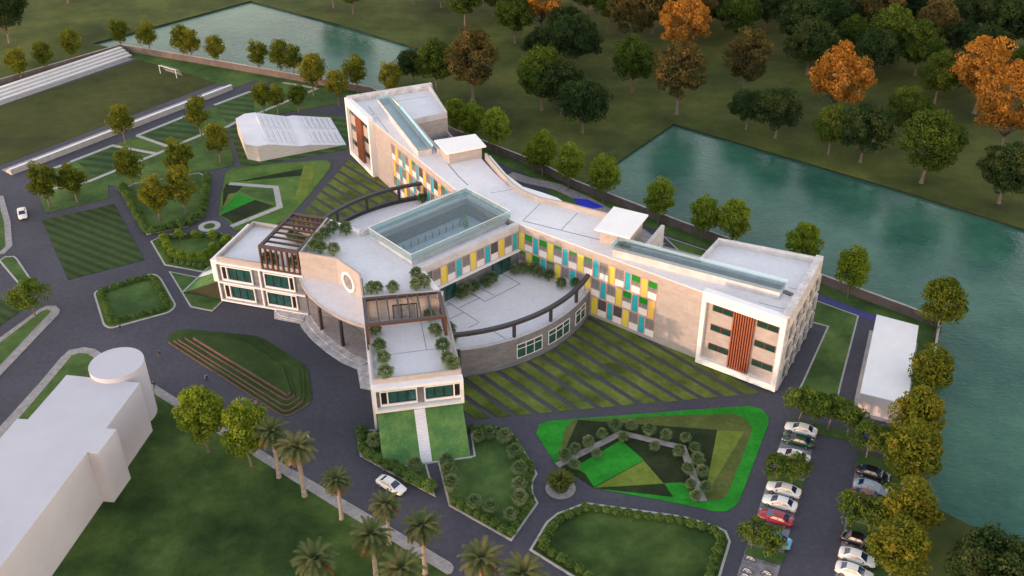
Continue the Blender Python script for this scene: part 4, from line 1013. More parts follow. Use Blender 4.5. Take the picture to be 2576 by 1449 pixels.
kind('small', 'leaf_park', 8.0, 7.6, 2.6, 46, 95, 0.22, 1.1, shape='dome', n=1, tr=0.16)
kind('green', 'leaf_green', 16.0, 13.5, 3.6, 110, 120, 0.27, 1.5, shape='layer', n=3, tr=0.35)
kind('dark', 'leaf_dark', 14.0, 13.5, 2.2, 130, 130, 0.26, 1.55, shape='dome', n=3, tr=0.35)
kind('mixed', 'leaf_mixed', 20.0, 15.0, 4.2, 120, 120, 0.30, 1.65, shape='egg', n=2, tr=0.45)
kind('orange', 'leaf_orange', 21.0, 18.0, 5.0, 90, 110, 0.34, 1.75, shape='egg', open_=1.0, n=2, tr=0.45)
def plant(key, x, y, label, sc=1.0, group=None, name=None, cat='tree', z=0.0, world=None):
    p = world if world else G(x, y, z)
    i = rnd.randrange(len(TK[key])); tm, cm = TK[key][i]
    o = tag(empty(name or {'street': 'street_tree', 'yellow': 'street_tree', 'park': 'car_park_tree'}.get(key, 'broadleaf_tree'), (p.x, p.y, z), rnd.uniform(0, 6.28)), label, cat, group)
    s = sc*rnd.uniform(0.95, 1.06); o.scale = (s, s, s*rnd.uniform(0.96, 1.05))
    link('trunk', tm, o); link('crown', cm, o)
    return o
def row(key, pts, fmt, group, sc=1.0):
    for i, q in enumerate(pts): plant(key, q[0], q[1], fmt % ORD[i], (q[2] if len(q) > 2 else 1.0)*sc, group)
row('street', [(56, 207), (120, 185), (191, 162), (309, 128)], '%s tree from the left picture edge behind the far spectator steps', 'trees along the wall', 0.95)
row('street', [(380, 138), (465, 153), (486, 157), (548, 168), (655, 185), (710, 193), (742, 197)], '%s tree from the wall corner along the wall below the far lake', 'trees along the wall', 0.95)
row('street', [(797, 222), (790, 241), (853, 266), (900, 240), (985, 248)], '%s tree from the left in the cluster left of the back wing', 'trees behind the left wing')
row('street', [(665, 287), (700, 288), (753, 283)], '%s tree from the left on the lawn behind the auditorium', 'trees behind the auditorium', 0.82)
row('street', [(317, 362), (508, 345), (555, 407), (463, 462), (337, 478)], '%s tree clockwise on the lawn below the playing field', 'trees on the upper left lawn')
row('street', [(127, 525), (195, 510)], '%s tree from the left beside the square mown lawn', 'trees by the mown square')
row('street', [(403, 558), (470, 540)], '%s tree from the left inside the hedged bed at upper left', 'trees in the hedged bed', 1.05)
row('lime', [(1149, 340, 0.75), (1190, 365, 0.8), (1249, 391, 0.85), (1343, 437, 0.7), (1364, 445, 0.85), (1430, 476, 0.8), (1516, 510, 0.85), (1655, 564, 0.8), (1765, 606, 0.8), (1838, 625, 0.85), (2010, 690, 0.85), (2131, 750, 0.8)], '%s tree from the left along the back wall by the near lake', 'trees along the back wall')
row('yellow', [(2350, 850, 1.0), (2320, 1008, 0.95), (2285, 1148, 0.95), (2269, 1236, 1.0), (2262, 1372, 0.95), (2235, 1475, 1.05)], '%s yellow tree from the top along the right wall', 'yellow trees along the right wall')
row('park', [(2009, 1063), (2041, 1069), (2082, 1081), (2131, 1096), (2179, 1153), (2222, 1158)], '%s small tree from the left at the head of the car park', 'small trees of the car park', 1.0)
row('park', [(1952, 1213), (1997, 1219)], '%s small tree from the left between the white parked cars', 'small trees of the car park', 0.82)
row('park', [(1889, 1381), (1931, 1401)], '%s small tree from the left beside the light blue car', 'small trees of the car park', 0.8)
row('park', [(2141, 1326), (2197, 1343)], '%s small tree from the left between red and black parked cars', 'small trees of the car park', 0.95)
plant('small', 90, 798, 'single small tree on the grass tongue at the left edge', 1.0)
plant('lime', 525, 1138, 'large light green tree by the round end of the white block', 1.0)
plant('lime', 633, 1173, 'large light green tree next to the first palm', 0.93)
# far trees, one by one
FOR = [('mixed', 1190, 252, 1.0, 'tall brown-green tree standing alone behind the left wing'), ('green', 1099, 227, 0.85, 'slender green tree left of the tall brown-green tree'), ('dark', 1039, 208, 0.72, 'small dark tree at the corner of the far lake'),
       ('green', 1296, 110, 0.95, 'green tree with a clear trunk at the top, left of an orange tree'), ('green', 1170, 63, 0.95, 'green tree at the top edge above the tall brown-green tree'), ('green', 1217, 18, 1.0, 'tree at the top edge with only its trunk in view'),
       ('orange', 1362, 95, 0.95, 'orange tree at the top edge, leftmost of the orange ones'), ('dark', 1445, 180, 1.15, 'large dark green tree below the leftmost orange tree'), ('dark', 1365, 170, 0.85, 'dark tree left of the large dark green tree'), ('dark', 1420, 120, 0.85, 'dark tree behind the large dark green tree'),
       ('green', 1364, 278, 1.0, 'yellowish green tree on the open meadow behind the stair head'), ('dark', 1412, 290, 1.0, 'dark green tree behind the meadow pair'), ('dark', 1465, 335, 1.05, 'dark green tree nearest the near lake corner on its left'),
       ('green', 1590, 230, 1.0, 'green tree with a straight trunk at the centre of the far meadow'), ('mixed', 1702, 287, 0.95, 'brown-green tree above the corner of the near lake'), ('orange', 1712, 160, 0.95, 'orange tree behind the brown-green lakeside tree'), ('mixed', 1590, 128, 1.05, 'brown-green tree at the top, right of the leftmost orange tree'),
       ('mixed', 1870, 240, 0.9, 'brown-green tree right of the second orange tree'), ('dark', 1877, 325, 0.75, 'small olive tree on the lake shore'), ('dark', 1950, 347, 0.95, 'low round dark tree on the lake shore'), ('orange', 2094, 312, 0.98, 'big open orange tree at the right, standing free'),
       ('green', 2083, 388, 0.72, 'small green tree below the big open orange tree'), ('dark', 2164, 408, 1.0, 'round dark tree beside the small green one on the shore'), ('green', 2317, 460, 1.12, 'broad green tree nearest the lake on the right'), ('green', 2267, 353, 0.85, 'dark green layered tree behind the broad lakeside tree'),
       ('orange', 2450, 285, 1.0, 'upper orange tree at the right picture edge'), ('orange', 2510, 395, 0.98, 'lower orange tree at the right picture edge'), ('dark', 2512, 511, 1.0, 'dark tree on the far shore at the right picture edge'), ('green', 2234, 163, 1.15, 'tall green tree at the top right'),
       ('dark', 2150, 85, 0.9, 'dark tree at the top, left of the tall green one'), ('dark', 2395, 225, 0.85, 'dark tree half hidden by the upper right orange tree'), ('dark', 2005, 135, 1.2, 'wide dark tree at the top behind the big orange tree'), ('green', 1850, 112, 1.0, 'green tree at the top between two orange ones'),
       ('dark', 2435, 112, 1.1, 'dark tree near the top right corner'), ('dark', 2540, 140, 1.25, 'very large dark tree in the top right corner'), ('mixed', 2340, 135, 0.8, 'olive tree behind the tall green top right tree'), ('dark', 2190, 197, 0.95, 'dark tree directly behind the big open orange tree'),
       ('orange', 1900, 30, 0.7, 'small orange tree at the top edge, half hidden'), ('mixed', 1690, 45, 0.95, 'brown tree at the top edge above the orange pair'), ('dark', 1780, 55, 1.0, 'dark tree at the top edge right of centre'), ('dark', 1480, 40, 1.0, 'dark tree at the top edge near the leftmost orange one'),
       ('dark', 25, 108, 1.25, 'large dark tree in the top left corner'), ('green', 172, 8, 1.0, 'tree at the top edge above the far wall, only its trunk in view'), ('green', 840, 20, 0.9, 'tree at the top edge right of the far lake tip'), ('green', 889, 35, 0.95, 'green tree at the top edge above the far lake'), ('dark', 1042, 13, 0.9, 'dark tree at the top edge above the lake corner'),
       ('dark', 2250, 40, 1.0, 'dark tree at the top edge behind the tall green one'), ('dark', 1950, 45, 1.1, 'dark tree at the top edge left of the wide dark one'), ('dark', 2465, 1540, 0.85, 'large dark tree in the bottom right corner')]
for k, x, y, s, lab in FOR: plant(k, x, y, lab, s, 'trees of the far meadow', {'orange': 'autumn_tree', 'dark': 'evergreen_tree'}.get(k, 'broadleaf_tree'))

# the dense belt along the top edge
rb_ = random.Random(21)
BELT = [(1110, 20), (1255, 45), (1320, 30), (1530, 75), (1640, 85), (1745, 95), (1815, 75), (1560, 20), (1760, 15), (1925, 80), (2060, 60), (2105, 30), (2080, 110), (2200, 95), (2300, 75), (2380, 60), (2400, 150), (2490, 60), (2560, 50), (2570, 230), (2470, 190), (2320, 25), (1990, 20), (1850, 10), (1460, 5), (1390, 15), (2300, 190), (2140, 150), (2030, 190), (2350, 260)]
for i, (x, y) in enumerate(BELT):
    plant(rb_.choice(('dark', 'dark', 'dark', 'green', 'mixed')), x, y, 'tree in the dense dark belt of wood along the top edge', rb_.uniform(0.75, 1.15), 'trees of the dense belt', 'woodland_tree')

# ---- date palms
def date_palm(seed):
    r = random.Random(seed); t = MB(); H = 8.6
    t.tube([(0, 0, -0.1), (0.05, 0, 0.4), (0.12, 0.05, H*0.5), (0.1, 0, H*0.93), (0.1, 0, H+0.3)], [0.46, 0.34, 0.28, 0.30, 0.36], 10)
    fr = MB()
    for i in range(52):
        a = i*2.39996+r.uniform(-0.2, 0.2); f = i/51; el = math.radians(78-108*f**0.85+r.uniform(-7, 7)); L = r.uniform(2.35, 2.95); mi = 1 if f > 0.66 and r.random() < 0.5 else 0
        pts = []; p = Vector((0.1+0.2*math.cos(a), 0.2*math.sin(a), H+0.25)); e = el
        nseg = 7
        for k in range(nseg+1):
            pts.append(p.copy()); p = p+Vector((math.cos(a)*math.cos(e), math.sin(a)*math.cos(e), math.sin(e)))*(L/nseg); e -= 0.14+0.05*k*0.6
        sd = Vector((-math.sin(a), math.cos(a), 0))
        for k in range(nseg):
            d = (pts[k+1]-pts[k]).normalized(); up = sd.cross(d)
            for j in range(3):
                q = pts[k].lerp(pts[k+1], j/3); ll = 0.52*(1-((k+j/3)/nseg-0.35)**2*1.5)
                for s_ in (1, -1):
                    tip = q+(sd*s_*0.8+d*0.55-up*0.12*s_*s_+Vector((0, 0, -0.18)))*ll
                    w = d*0.085
                    fr.add([q-w, q+w, tip], [(0, 1, 2)], mi)
            fr.add([pts[k]-sd*0.035, pts[k]+sd*0.035, pts[k+1]+sd*0.03, pts[k+1]-sd*0.03], [(0, 1, 2, 3)], mi)
    return t.mesh('palm_trunk', 'palmtrunk', smooth=True, fix=False), fr.mesh('palm_crown', ['leaf_date', 'leaf_date_dry'], fix=False)
DP = [date_palm(3), date_palm(8)]
PALMS = [(702, 1201, 1.0, 'tall date palm nearest the two light green trees'), (767, 1248, 1.07, 'date palm second from the light green trees'), (859, 1306, 0.84, 'date palm on the path edge left of the moving white car'), (979, 1369, 0.86, 'date palm just below the white car on the drive'),
         (947, 1472, 1.05, 'date palm at the bottom, left of the path end pair'), (1069, 1443, 1.0, 'date palm at the bottom right on the path end'), (1022, 1565, 1.1, 'date palm at the bottom edge with only its top in view'), (1218, 1537, 1.08, 'date palm on the drive right of the path end'), (1318, 1576, 1.08, 'rightmost date palm at the bottom edge'), (812, 1535, 1.08, 'date palm on the lawn at the bottom, leftmost of the lower ones')]
for i, (x, y, s, lab) in enumerate(PALMS):
    p = G(x, y); o = tag(empty('date_palm', (p.x, p.y, 0), rnd.uniform(0, 6)), lab, 'palm', 'date palms'); o.scale = (s*1.05, s*1.05, s)
    link('trunk', DP[i % 2][0], o); link('crown', DP[i % 2][1], o)
# ---- fan palms
def fan_palm(seed):
    r = random.Random(seed); t = MB(); H = 1.35
    t.tube([(0, 0, -0.05), (0, 0, H*0.6), (0.03, 0.02, H)], [0.13, 0.10, 0.09], 6)
    fr = MB()
    for i in range(26):
        a = i*2.39996; f = i/25; el = math.radians(80-115*f+r.uniform(-8, 8)); st = r.uniform(0.45, 0.75)
        d = Vector((math.cos(a)*math.cos(el), math.sin(a)*math.cos(el), math.sin(el))); sd = Vector((-math.sin(a), math.cos(a), 0)); c = Vector((0, 0, H))+d*st
        fr.add([Vector((0, 0, H))-sd*0.015, Vector((0, 0, H))+sd*0.015, c+sd*0.015, c-sd*0.015], [(0, 1, 2, 3)])
        nb = 11; R = r.uniform(0.62, 0.82)
        for k in range(nb):
            th = math.radians(-115+230*k/(nb-1)); dd = d*math.cos(th)+sd*math.sin(th); pp = sd*math.cos(th)-d*math.sin(th)
            tip = c+dd*R+Vector((0, 0, -0.20*R-0.12)); m_ = c+dd*R*0.55
            fr.add([c, m_-pp*0.075, tip, m_+pp*0.075], [(0, 1, 2, 3)])
    return t.mesh('fan_trunk', 'trunk', smooth=True, fix=False), fr.mesh('fan_crown', 'leaf_fan', fix=False)
FP = [fan_palm(1), fan_palm(2), fan_palm(3)]
def fan(x, y, z, label, group, sc=1.0):
    p = G(x, y, z); i = rnd.randrange(3); o = tag(empty('fan_palm', p, rnd.uniform(0, 6)), label, 'palm', group)
    s = sc*rnd.uniform(0.9, 1.12); o.scale = (s, s, s); link('trunk', FP[i][0], o); link('crown', FP[i][1], o)
def fans(pts, z, fmt, group, sc=1.0):
    for i, (x, y) in enumerate(pts): fan(x, y, z, fmt % ORD[i], group, sc)
fans([(934, 738), (949, 739), (989, 737), (1048, 702), (1047, 730), (1068, 724)], ZT, '%s fan palm on the roof terrace right of the round window', 'fan palms on the roof terrace', 1.05)
fans([(839, 587), (871, 591), (819, 600), (802, 613), (792, 632), (808, 637), (840, 643)], ZT, '%s fan palm from the back on the terrace above the round-window wall', 'fan palms on the roof terrace', 1.05)
fans([(675, 664), (692, 665), (743, 674), (734, 605), (751, 613), (759, 616)], ZA, '%s fan palm under the left pergola', 'fan palms on the arm roofs', 1.0)
fans([(946, 843), (955, 884), (966, 915), (971, 953)], ZA, '%s fan palm from the pergola along the left parapet of the front roof', 'fan palms on the arm roofs', 1.05)
fans([(1096, 846), (1114, 886), (1127, 917), (1139, 931)], ZA, '%s fan palm from the pergola along the right parapet of the front roof', 'fan palms on the arm roofs', 1.05)
fans([(945, 797), (1080, 807)], ZA, '%s fan palm from the left under the front pergola', 'fan palms on the arm roofs', 1.0)
fans([(1106, 762), (1136, 862), (1130, 842)], ZS, '%s fan palm beside the front pergola on the semicircular terrace', 'fan palms on the semicircular terrace')
fans([(1160, 751), (1175, 743), (1195, 734), (1222, 723), (1239, 713)], ZS, '%s fan palm from the left along the wall with glass doors', 'fan palms on the semicircular terrace')
fans([(1295, 691), (1317, 688), (1342, 692), (1355, 697), (1380, 706), (1412, 724), (1450, 725)], ZS, '%s fan palm from the left along the coloured panels of the terrace', 'fan palms on the semicircular terrace')
fan(1062, 512, ZS, 'fan palm alone at the end of the left semicircular terrace', None)
fans([(1420, 1159), (1447, 1141), (1480, 1123), (1514, 1103), (1547, 1083), (1587, 1083), (1632, 1094), (1675, 1106), (1724, 1113), (1746, 1139), (1754, 1169), (1764, 1199), (1774, 1239)], 0.12, '%s fan palm from the left outside the bent path of the patterned lawn', 'fan palms of the patterned lawn', 0.88)
fans([(1444, 1179), (1500, 1151), (1567, 1111), (1647, 1133), (1707, 1146), (1728, 1190), (1736, 1229), (1748, 1258)], 0.12, '%s fan palm from the left inside the bent path of the patterned lawn', 'fan palms of the patterned lawn', 0.78)
fans([(1204, 1111), (1234, 1103), (1270, 1113), (1294, 1149), (1307, 1193), (1307, 1234), (1307, 1268), (1285, 1308), (1235, 1289), (1195, 1278)], 0.12, '%s fan palm clockwise from the ramp in the hedged bed', 'fan palms of the hedged bed', 0.98)
fans([(1125, 1173), (1130, 1199), (1137, 1231)], 0.12, '%s fan palm from the ramp beside the ramp path', 'fan palms of the hedged bed', 1.0)
fans([(945, 1124), (1045, 1186)], 0.12, '%s fan palm from the left in the bed left of the ramp', 'fan palms of the ramp bed', 1.1)
# ---- hedges of round bushes
def bush(seed, mat, R=1.0):
    rg = np.random.default_rng(seed); ch = []
    for k in range(16):
        d = rg.normal(size=3); d /= np.linalg.norm(d); d[2] = abs(d[2])*0.9
        leaf_cloud(ch, d*np.array([0.62, 0.62, 0.55])*R+np.array([0, 0, 0.55*R]), 0.45*R, 62, 0.10*R, rg, 1.0, 0.1)
    leaf_cloud(ch, (0, 0, 0.55*R), 0.8*R, 200, 0.14*R, rg, 0.9, 0.0)
    return leaf_mesh('bush', ch, mat)
BU = [bush(i, 'leaf_hedge') for i in range(3)]
TO = bush(9, 'leaf_topiary')
def hedge(poly, inset_, step, label, group, closed=True, r=1.0, zb=0.1):
    p = [Vector((q.x, q.y)) for q in (offset(W(poly), -inset_) if closed else W(poly))]
    if closed: p = p+[p[0]]
    L = [0]
    for a, b in zip(p[:-1], p[1:]): L.append(L[-1]+(b-a).length)
    n = max(2, round(L[-1]/step)); k = 0
    for i in range(n if closed else n+1):
        s = L[-1]*i/n
        j = max(m_ for m_ in range(len(L)-1) if L[m_] <= s+1e-6); t = (s-L[j])/max(L[j+1]-L[j], 1e-6); q = p[j].lerp(p[j+1], t)
        pj = cam_visible(q)
        if not pj: continue
        o = tag(link('hedge_bush', BU[rnd.randrange(3)], None, (q.x+rnd.uniform(-.08, .08), q.y+rnd.uniform(-.08, .08), zb), rnd.uniform(0, 6)), label, 'bush', group)
        s_ = r*rnd.uniform(0.9, 1.12); o.scale = (s_, s_, s_*rnd.uniform(0.9, 1.05))
def cam_visible(q):
    d = Vector((q.x, q.y, 0.5))-Vector((0, 0, CAM_H)); w = d.dot(FWD); x = PCX+FPX*d.dot(RGT)/w; y = PCY-FPX*d.dot(UPV)/w
    return -20 < x < 2600 and -20 < y < 1475
hedge(B1[3:]+B1[:1], 0, 1.9, 'round bush in the clipped hedge of the bed with tall trees', 'hedge of the tree bed', False, 1.15)
hedge(B2, 1.2, 1.45, 'low round bush in the hedge round the topiary bed', 'hedge of the topiary bed', True, 0.72)
hedge(B3, 1.1, 1.5, 'round bush in the hedge of the rectangular lawn island', 'hedge of the lawn island', True, 0.78)
hedge([(910, 1092), (914, 1120), (918, 1146), (940, 1158), (975, 1178)], 0, 1.9, 'round bush in the bed left of the front ramp', 'bushes of the ramp bed', False, 1.1)
hedge([(990, 1180), (1020, 1202), (1050, 1216), (1080, 1233)], 0, 1.9, 'round bush in the pointed end of the bed below the front ramp', 'bushes of the ramp bed point', False, 1.15)
hedge([(1190, 1084), (1245, 1083), (1270, 1092), (1286, 1104), (1326, 1170), (1336, 1192), (1326, 1212), (1326, 1240), (1338, 1265), (1284, 1345), (1215, 1308), (1142, 1266)], 0, 1.45, 'round bush in the hedge of the fan palm bed right of the ramp', 'hedge of the fan palm bed', False, 0.78)
hedge(R4, 1.0, 1.5, 'round bush in the hedge of the lawn left of the car park', 'hedge of the bottom lawn', True, 0.80)
# topiary balls on short stems
for i, (x, y) in enumerate([(1252, 397), (1365, 368), (1492, 375), (1618, 372), (1732, 405), (1275, 450), (1315, 508), (1382, 528), (1465, 545), (1532, 540), (1578, 515), (1625, 465), (1715, 430)]):
    p = G(x/3, 483+y/3); o = tag(empty('topiary_tree', (p.x, p.y, 0.1)), '%s round topiary tree clockwise from the upper left of its bed' % ORD[[0, 1, 2, 3, 4, 12, 11, 10, 9, 8, 7, 6, 5][i]], 'topiary', 'round topiary trees')
    MB().tube([(0, 0, 0), (0, 0, 1.2)], [0.08, 0.06], 6).build('trunk', 'trunk', o); c_ = link('crown', TO, o, (0, 0, 0.75)); c_.scale = (1.15, 1.15, 1.3)
# ================================================================== VEHICLES AND PEOPLE
def carmat(name, c, rough=0.22):
    m, nt, b = newmat(name); b.inputs['Base Color'].default_value = (*c, 1); b.inputs['Roughness'].default_value = rough
    b.inputs['Coat Weight'].default_value = 0.6; b.inputs['Coat Roughness'].default_value = 0.05
for n_, c_ in (('car_white', (0.78, 0.76, 0.72)), ('car_green', (0.012, 0.060, 0.030)), ('car_red', (0.30, 0.012, 0.025)), ('car_blue', (0.06, 0.33, 0.55)), ('car_black', (0.010, 0.010, 0.012)), ('car_silver', (0.30, 0.36, 0.42)), ('car_navy', (0.03, 0.05, 0.12))): carmat(n_, c_)
glassy('carglass', (0.012, 0.028, 0.085), 0.05)
plain('cabin_reflection', (0.50, 0.42, 0.33), (0.60, 0.52, 0.42), 2.0, 0.25, mode='object')  # cream reflection in the side windows, painted as their colour
plain('tyre', (0.012, 0.012, 0.012), rough=0.8); plain('rim', (0.45, 0.45, 0.46), rough=0.3, metal=0.8)
plain('lamp_clear', (0.75, 0.75, 0.75), rough=0.15); plain('lamp_red', (0.35, 0.01, 0.01), rough=0.2); plain('trim', (0.02, 0.02, 0.02), rough=0.5)
def car_proto():
    """saloon, 4.9 m, front towards +x; list of (name, mesh, [(sub, mesh)])"""
    # hull sections: x, half width, sill z, deck z
    st = [(-2.45, 0.62, 0.42, 0.78), (-2.36, 0.80, 0.32, 0.93), (-2.0, 0.90, 0.26, 1.01), (-1.45, 0.93, 0.24, 1.03), (-0.6, 0.94, 0.22, 0.97), (0.5, 0.94, 0.22, 0.95), (1.1, 0.93, 0.24, 0.94), (1.8, 0.90, 0.26, 0.83), (2.25, 0.80, 0.30, 0.70), (2.45, 0.58, 0.38, 0.56)]
    rings = []
    for x, w, z0, z1 in st:
        zm = z0+(z1-z0)*0.55
        half = [(0, z0), (w*0.86, z0), (w*0.99, z0+0.14), (w, zm), (w*0.95, z1-0.06), (w*0.82, z1), (0, z1+0.025)]
        ring = [(x, y, z) for y, z in half]+[(x, -y, z) for y, z in half[-2:0:-1]]
        rings.append(ring)
    n = len(rings[0]); b = MB(); vs = [p for r in rings for p in r]; fs = []
    for i in range(len(rings)-1):
        for k in range(n): fs.append((i*n+k, i*n+(k+1) % n, (i+1)*n+(k+1) % n, (i+1)*n+k))
    fs += [tuple(range(n)), tuple((len(rings)-1)*n+k for k in range(n))]
    b.add(vs, fs)
    body = b.mesh('car_body', 'car_white', smooth=True)
    # greenhouse: base polygon at belt, roof polygon above
    def gh(xb0, xr0, xr1, xb1, wb, wr, zb, zr):
        return [(xb0, -wb, zb), (xb1, -wb, zb), (xb1, wb, zb), (xb0, wb, zb), (xr0, -wr, zr), (xr1, -wr, zr), (xr1, wr, zr), (xr0, wr, zr)]
    q = gh(-1.85, -1.05, 0.35, 1.25, 0.80, 0.62, 0.95, 1.44)
    roof = MB(); roof.add(q, [(0, 1, 5, 4), (1, 2, 6, 5), (2, 3, 7, 6), (3, 0, 4, 7)])
    roof.add([(-1.08, -0.60, 1.445), (-0.35, -0.62, 1.475), (0.38, -0.60, 1.445), (0.38, 0, 1.465), (0.38, 0.60, 1.445), (-0.35, 0.62, 1.475), (-1.08, 0.60, 1.445), (-1.08, 0, 1.465), (-0.35, 0, 1.50)], [(0, 1, 8, 7), (1, 2, 3, 8), (8, 3, 4, 5), (7, 8, 5, 6)])
    roof = roof.mesh('car_roof', 'car_white', smooth=False)
    V8 = [Vector(p) for p in q]
    def inset_quad(a, b_, c, d, s0, s1, t0, t1, out):
        P = lambda s, t: V8[a].lerp(V8[b_], s).lerp(V8[d].lerp(V8[c], s), t)
        nn = (V8[b_]-V8[a]).cross(V8[d]-V8[a]).normalized()
        return [P(s0, t0)+nn*out, P(s1, t0)+nn*out, P(s1, t1)+nn*out, P(s0, t1)+nn*out]
    def qm(name, pts, mat): m_ = MB(); m_.add(pts, [(0, 1, 2, 3)]); return m_.mesh(name, mat, fix=False)
    parts = [('body', body, []), ('roof', roof, []),
             ('windscreen', qm('windscreen', inset_quad(1, 2, 6, 5, 0.06, 0.94, 0.04, 0.95, 0.012), 'carglass'), []), ('rear_window', qm('rear_window', inset_quad(3, 0, 4, 7, 0.08, 0.92, 0.06, 0.95, 0.012), 'carglass'), [])]
    for (a, b_, c, d) in ((0, 1, 5, 4), (2, 3, 7, 6)):
        parts.append(('side_window', qm('side_window', inset_quad(a, b_, c, d, 0.14, 0.48, 0.12, 0.86, 0.012), 'cabin_reflection'), []))
        parts.append(('side_window', qm('side_window', inset_quad(a, b_, c, d, 0.52, 0.86, 0.12, 0.86, 0.012), 'cabin_reflection'), []))
    for x in (-1.42, 1.48):
        for s in (1, -1):
            ty = MB(); y0, y1 = s*0.72, s*0.95
            ty.tube([(x, y0, 0.33), (x, y1-s*0.03, 0.33), (x, y1, 0.33)], [0.33, 0.33, 0.29], 18)
            rm = MB(); rm.tube([(x, y1-s*0.02, 0.33), (x, y1+s*0.012, 0.33)], [0.22, 0.20], 12)
            parts.append(('wheel', ty.mesh('tyre', 'tyre', fix=True), [('rim', rm.mesh('rim', 'rim'))]))
    for s in (1, -1):
        parts.append(('headlight', MB().box((2.24, s*0.62, 0.62), (0.20, 0.34, 0.12)).mesh('headlight', 'lamp_clear'), []))
        parts.append(('tail_light', MB().box((-2.36, s*0.62, 0.82), (0.14, 0.34, 0.14)).mesh('tail_light', 'lamp_red'), []))
        parts.append(('mirror', MB().box((0.85, s*1.02, 0.98), (0.14, 0.18, 0.12)).mesh('mirror', 'trim'), []))
    parts.append(('grille', MB().box((2.42, 0, 0.48), (0.08, 0.7, 0.14)).mesh('grille', 'trim'), []))
    return parts
CARP = car_proto()
def car(x, y, ang, mat, label, group='parked cars', world_ang=None):
    p = G(x, y); o = tag(empty('parked_car' if group == 'parked cars' else 'moving_car', (p.x, p.y, 0.08 if group == 'parked cars' else 0.02), ang), label, 'car', group)
    for nm, me, subs in CARP:
        c = link(nm, me, o)
        if nm in ('body', 'roof'):
            c.material_slots[0].link = 'OBJECT'; c.material_slots[0].material = MATS[mat]
        for sn, sm in subs: link(sn, sm, c)
    return o
t22 = lambda x, y: (1717.333+x/3, 966+y/3)
def ang_of(a, b): d = G(*b)-G(*a); return math.atan2(d.y, d.x)
LA_ = ang_of(t22(945, 412), t22(800, 372))       # cars of the nearer strip face left
RA_ = ang_of(t22(1335, 815), t22(1475, 858))
for x, y, mat, lab in [(888, 366, 'car_white', 'white saloon car nearest the head of the car park'), (866, 452, 'car_green', 'dark green saloon car in the nearer parking strip'), (832, 568, 'car_white', 'white saloon car below the dark green car'), (790, 655, 'car_navy', 'dark car half hidden under the small trees'),
                       (757, 822, 'car_white', 'upper of the two white cars above the red one'), (727, 922, 'car_white', 'lower of the two white cars, next to the red one'), (697, 1035, 'car_red', 'red saloon car in the nearer parking strip'), (680, 1200, 'car_blue', 'light blue saloon car half hidden by small trees')]:
    car(*t22(x, y), LA_, mat, lab)
for x, y, mat, lab in [(1432, 700, 'car_black', 'black saloon car at the top of the strip by the yellow trees'), (1412, 808, 'car_silver', 'silver blue saloon car in the strip by the yellow trees'), (1388, 890, 'car_red', 'red car half hidden by trees in the strip by the yellow trees'), (1322, 1205, 'car_black', 'black saloon car below the tree island by the yellow trees'),
                       (1312, 1335, 'car_white', 'upper white car below the black one by the yellow trees'), (1288, 1445, 'car_white', 'lower white car at the bottom edge by the yellow trees')]:
    car(*t22(x, y), RA_, mat, lab)
car(58, 543, ang_of((56, 528), (61, 555)), 'car_white', 'white car driving towards the viewer at the far left', 'cars on the drive')
car(985, 1228, ang_of((955, 1212), (1018, 1247)), 'car_white', 'white car driving on the front drive above the palms', 'cars on the drive')
# ---- bicycles
plain('bike_frame', (0.75, 0.75, 0.75), rough=0.3)
def bike_parts():
    P = []
    for x in (-0.52, 0.52):
        w = MB(); w.tube([(x+0.34*math.cos(2*math.pi*k/16), 0, 0.34+0.34*math.sin(2*math.pi*k/16)) for k in range(17)], 0.03, 5, caps=False)
        for k in range(8):
            a = math.pi*k/8*2; w.tube([(x, 0, 0.34), (x+0.33*math.cos(a), 0, 0.34+0.33*math.sin(a))], 0.008, 3)
        P.append(('wheel', w.mesh('bike_wheel', 'tyre', fix=False)))
    f = MB()
    for a, b in (((-0.52, 0, 0.34), (-0.02, 0, 0.32)), ((-0.02, 0, 0.32), (-0.2, 0, 0.82)), ((-0.52, 0, 0.34), (-0.17, 0, 0.76)), ((-0.02, 0, 0.32), (0.36, 0, 0.74)), ((-0.18, 0, 0.78), (0.34, 0, 0.82)), ((0.34, 0, 0.88), (0.52, 0, 0.34))): f.tube([a, b], 0.035, 6)
    P.append(('frame', f.mesh('bike_frame', 'bike_frame')))
    P.append(('saddle', MB().prism([(-0.38, -0.08), (-0.1, -0.03), (-0.1, 0.03), (-0.38, 0.08)], 0.86, 0.93).mesh('saddle', 'trim')))
    P.append(('handlebar', MB().tube([(0.28, -0.28, 1.0), (0.36, -0.12, 1.02), (0.33, 0, 0.98), (0.36, 0.12, 1.02), (0.28, 0.28, 1.0)], 0.02, 5).mesh('handlebar', 'trim')))
    P.append(('crank', MB().tube([(-0.02, -0.12, 0.2), (-0.02, -0.08, 0.32), (-0.02, 0.08, 0.32), (-0.02, 0.12, 0.44)], 0.02, 5).mesh('crank', 'trim')))
    return P
BIKE = bike_parts()
zb = lambda x, y: (1797.8+x/12.07, 1328.3+y/12.07)
for a, b, lab in (((950, 990), (1205, 1050), 'bicycle with pale frame nearest the grass island'), ((1530, 1125), (1780, 1180), 'dark bicycle at the edge of the grass island on the right'), ((845, 1355), (1110, 1425), 'bicycle with pale frame in the second row, left'), ((1440, 1430), (1700, 1500), 'bicycle with pale frame in the second row, right'), ((790, 1520), (1060, 1590), 'bicycle at the bottom edge below the left one')):
    pa, pb = G(*zb(*a)), G(*zb(*b)); c_ = (pa+pb)/2; d = pa-pb
    o = tag(empty('bicycle', (c_.x, c_.y, 0.08), math.atan2(d.y, d.x)), lab, 'bicycle', 'bicycles on the paved bay')
    for nm, me in BIKE:
        c = link(nm, me, o)
        if nm == 'frame' and lab.startswith('dark'): c.material_slots[0].link = 'OBJECT'; c.material_slots[0].material = MATS['trim']
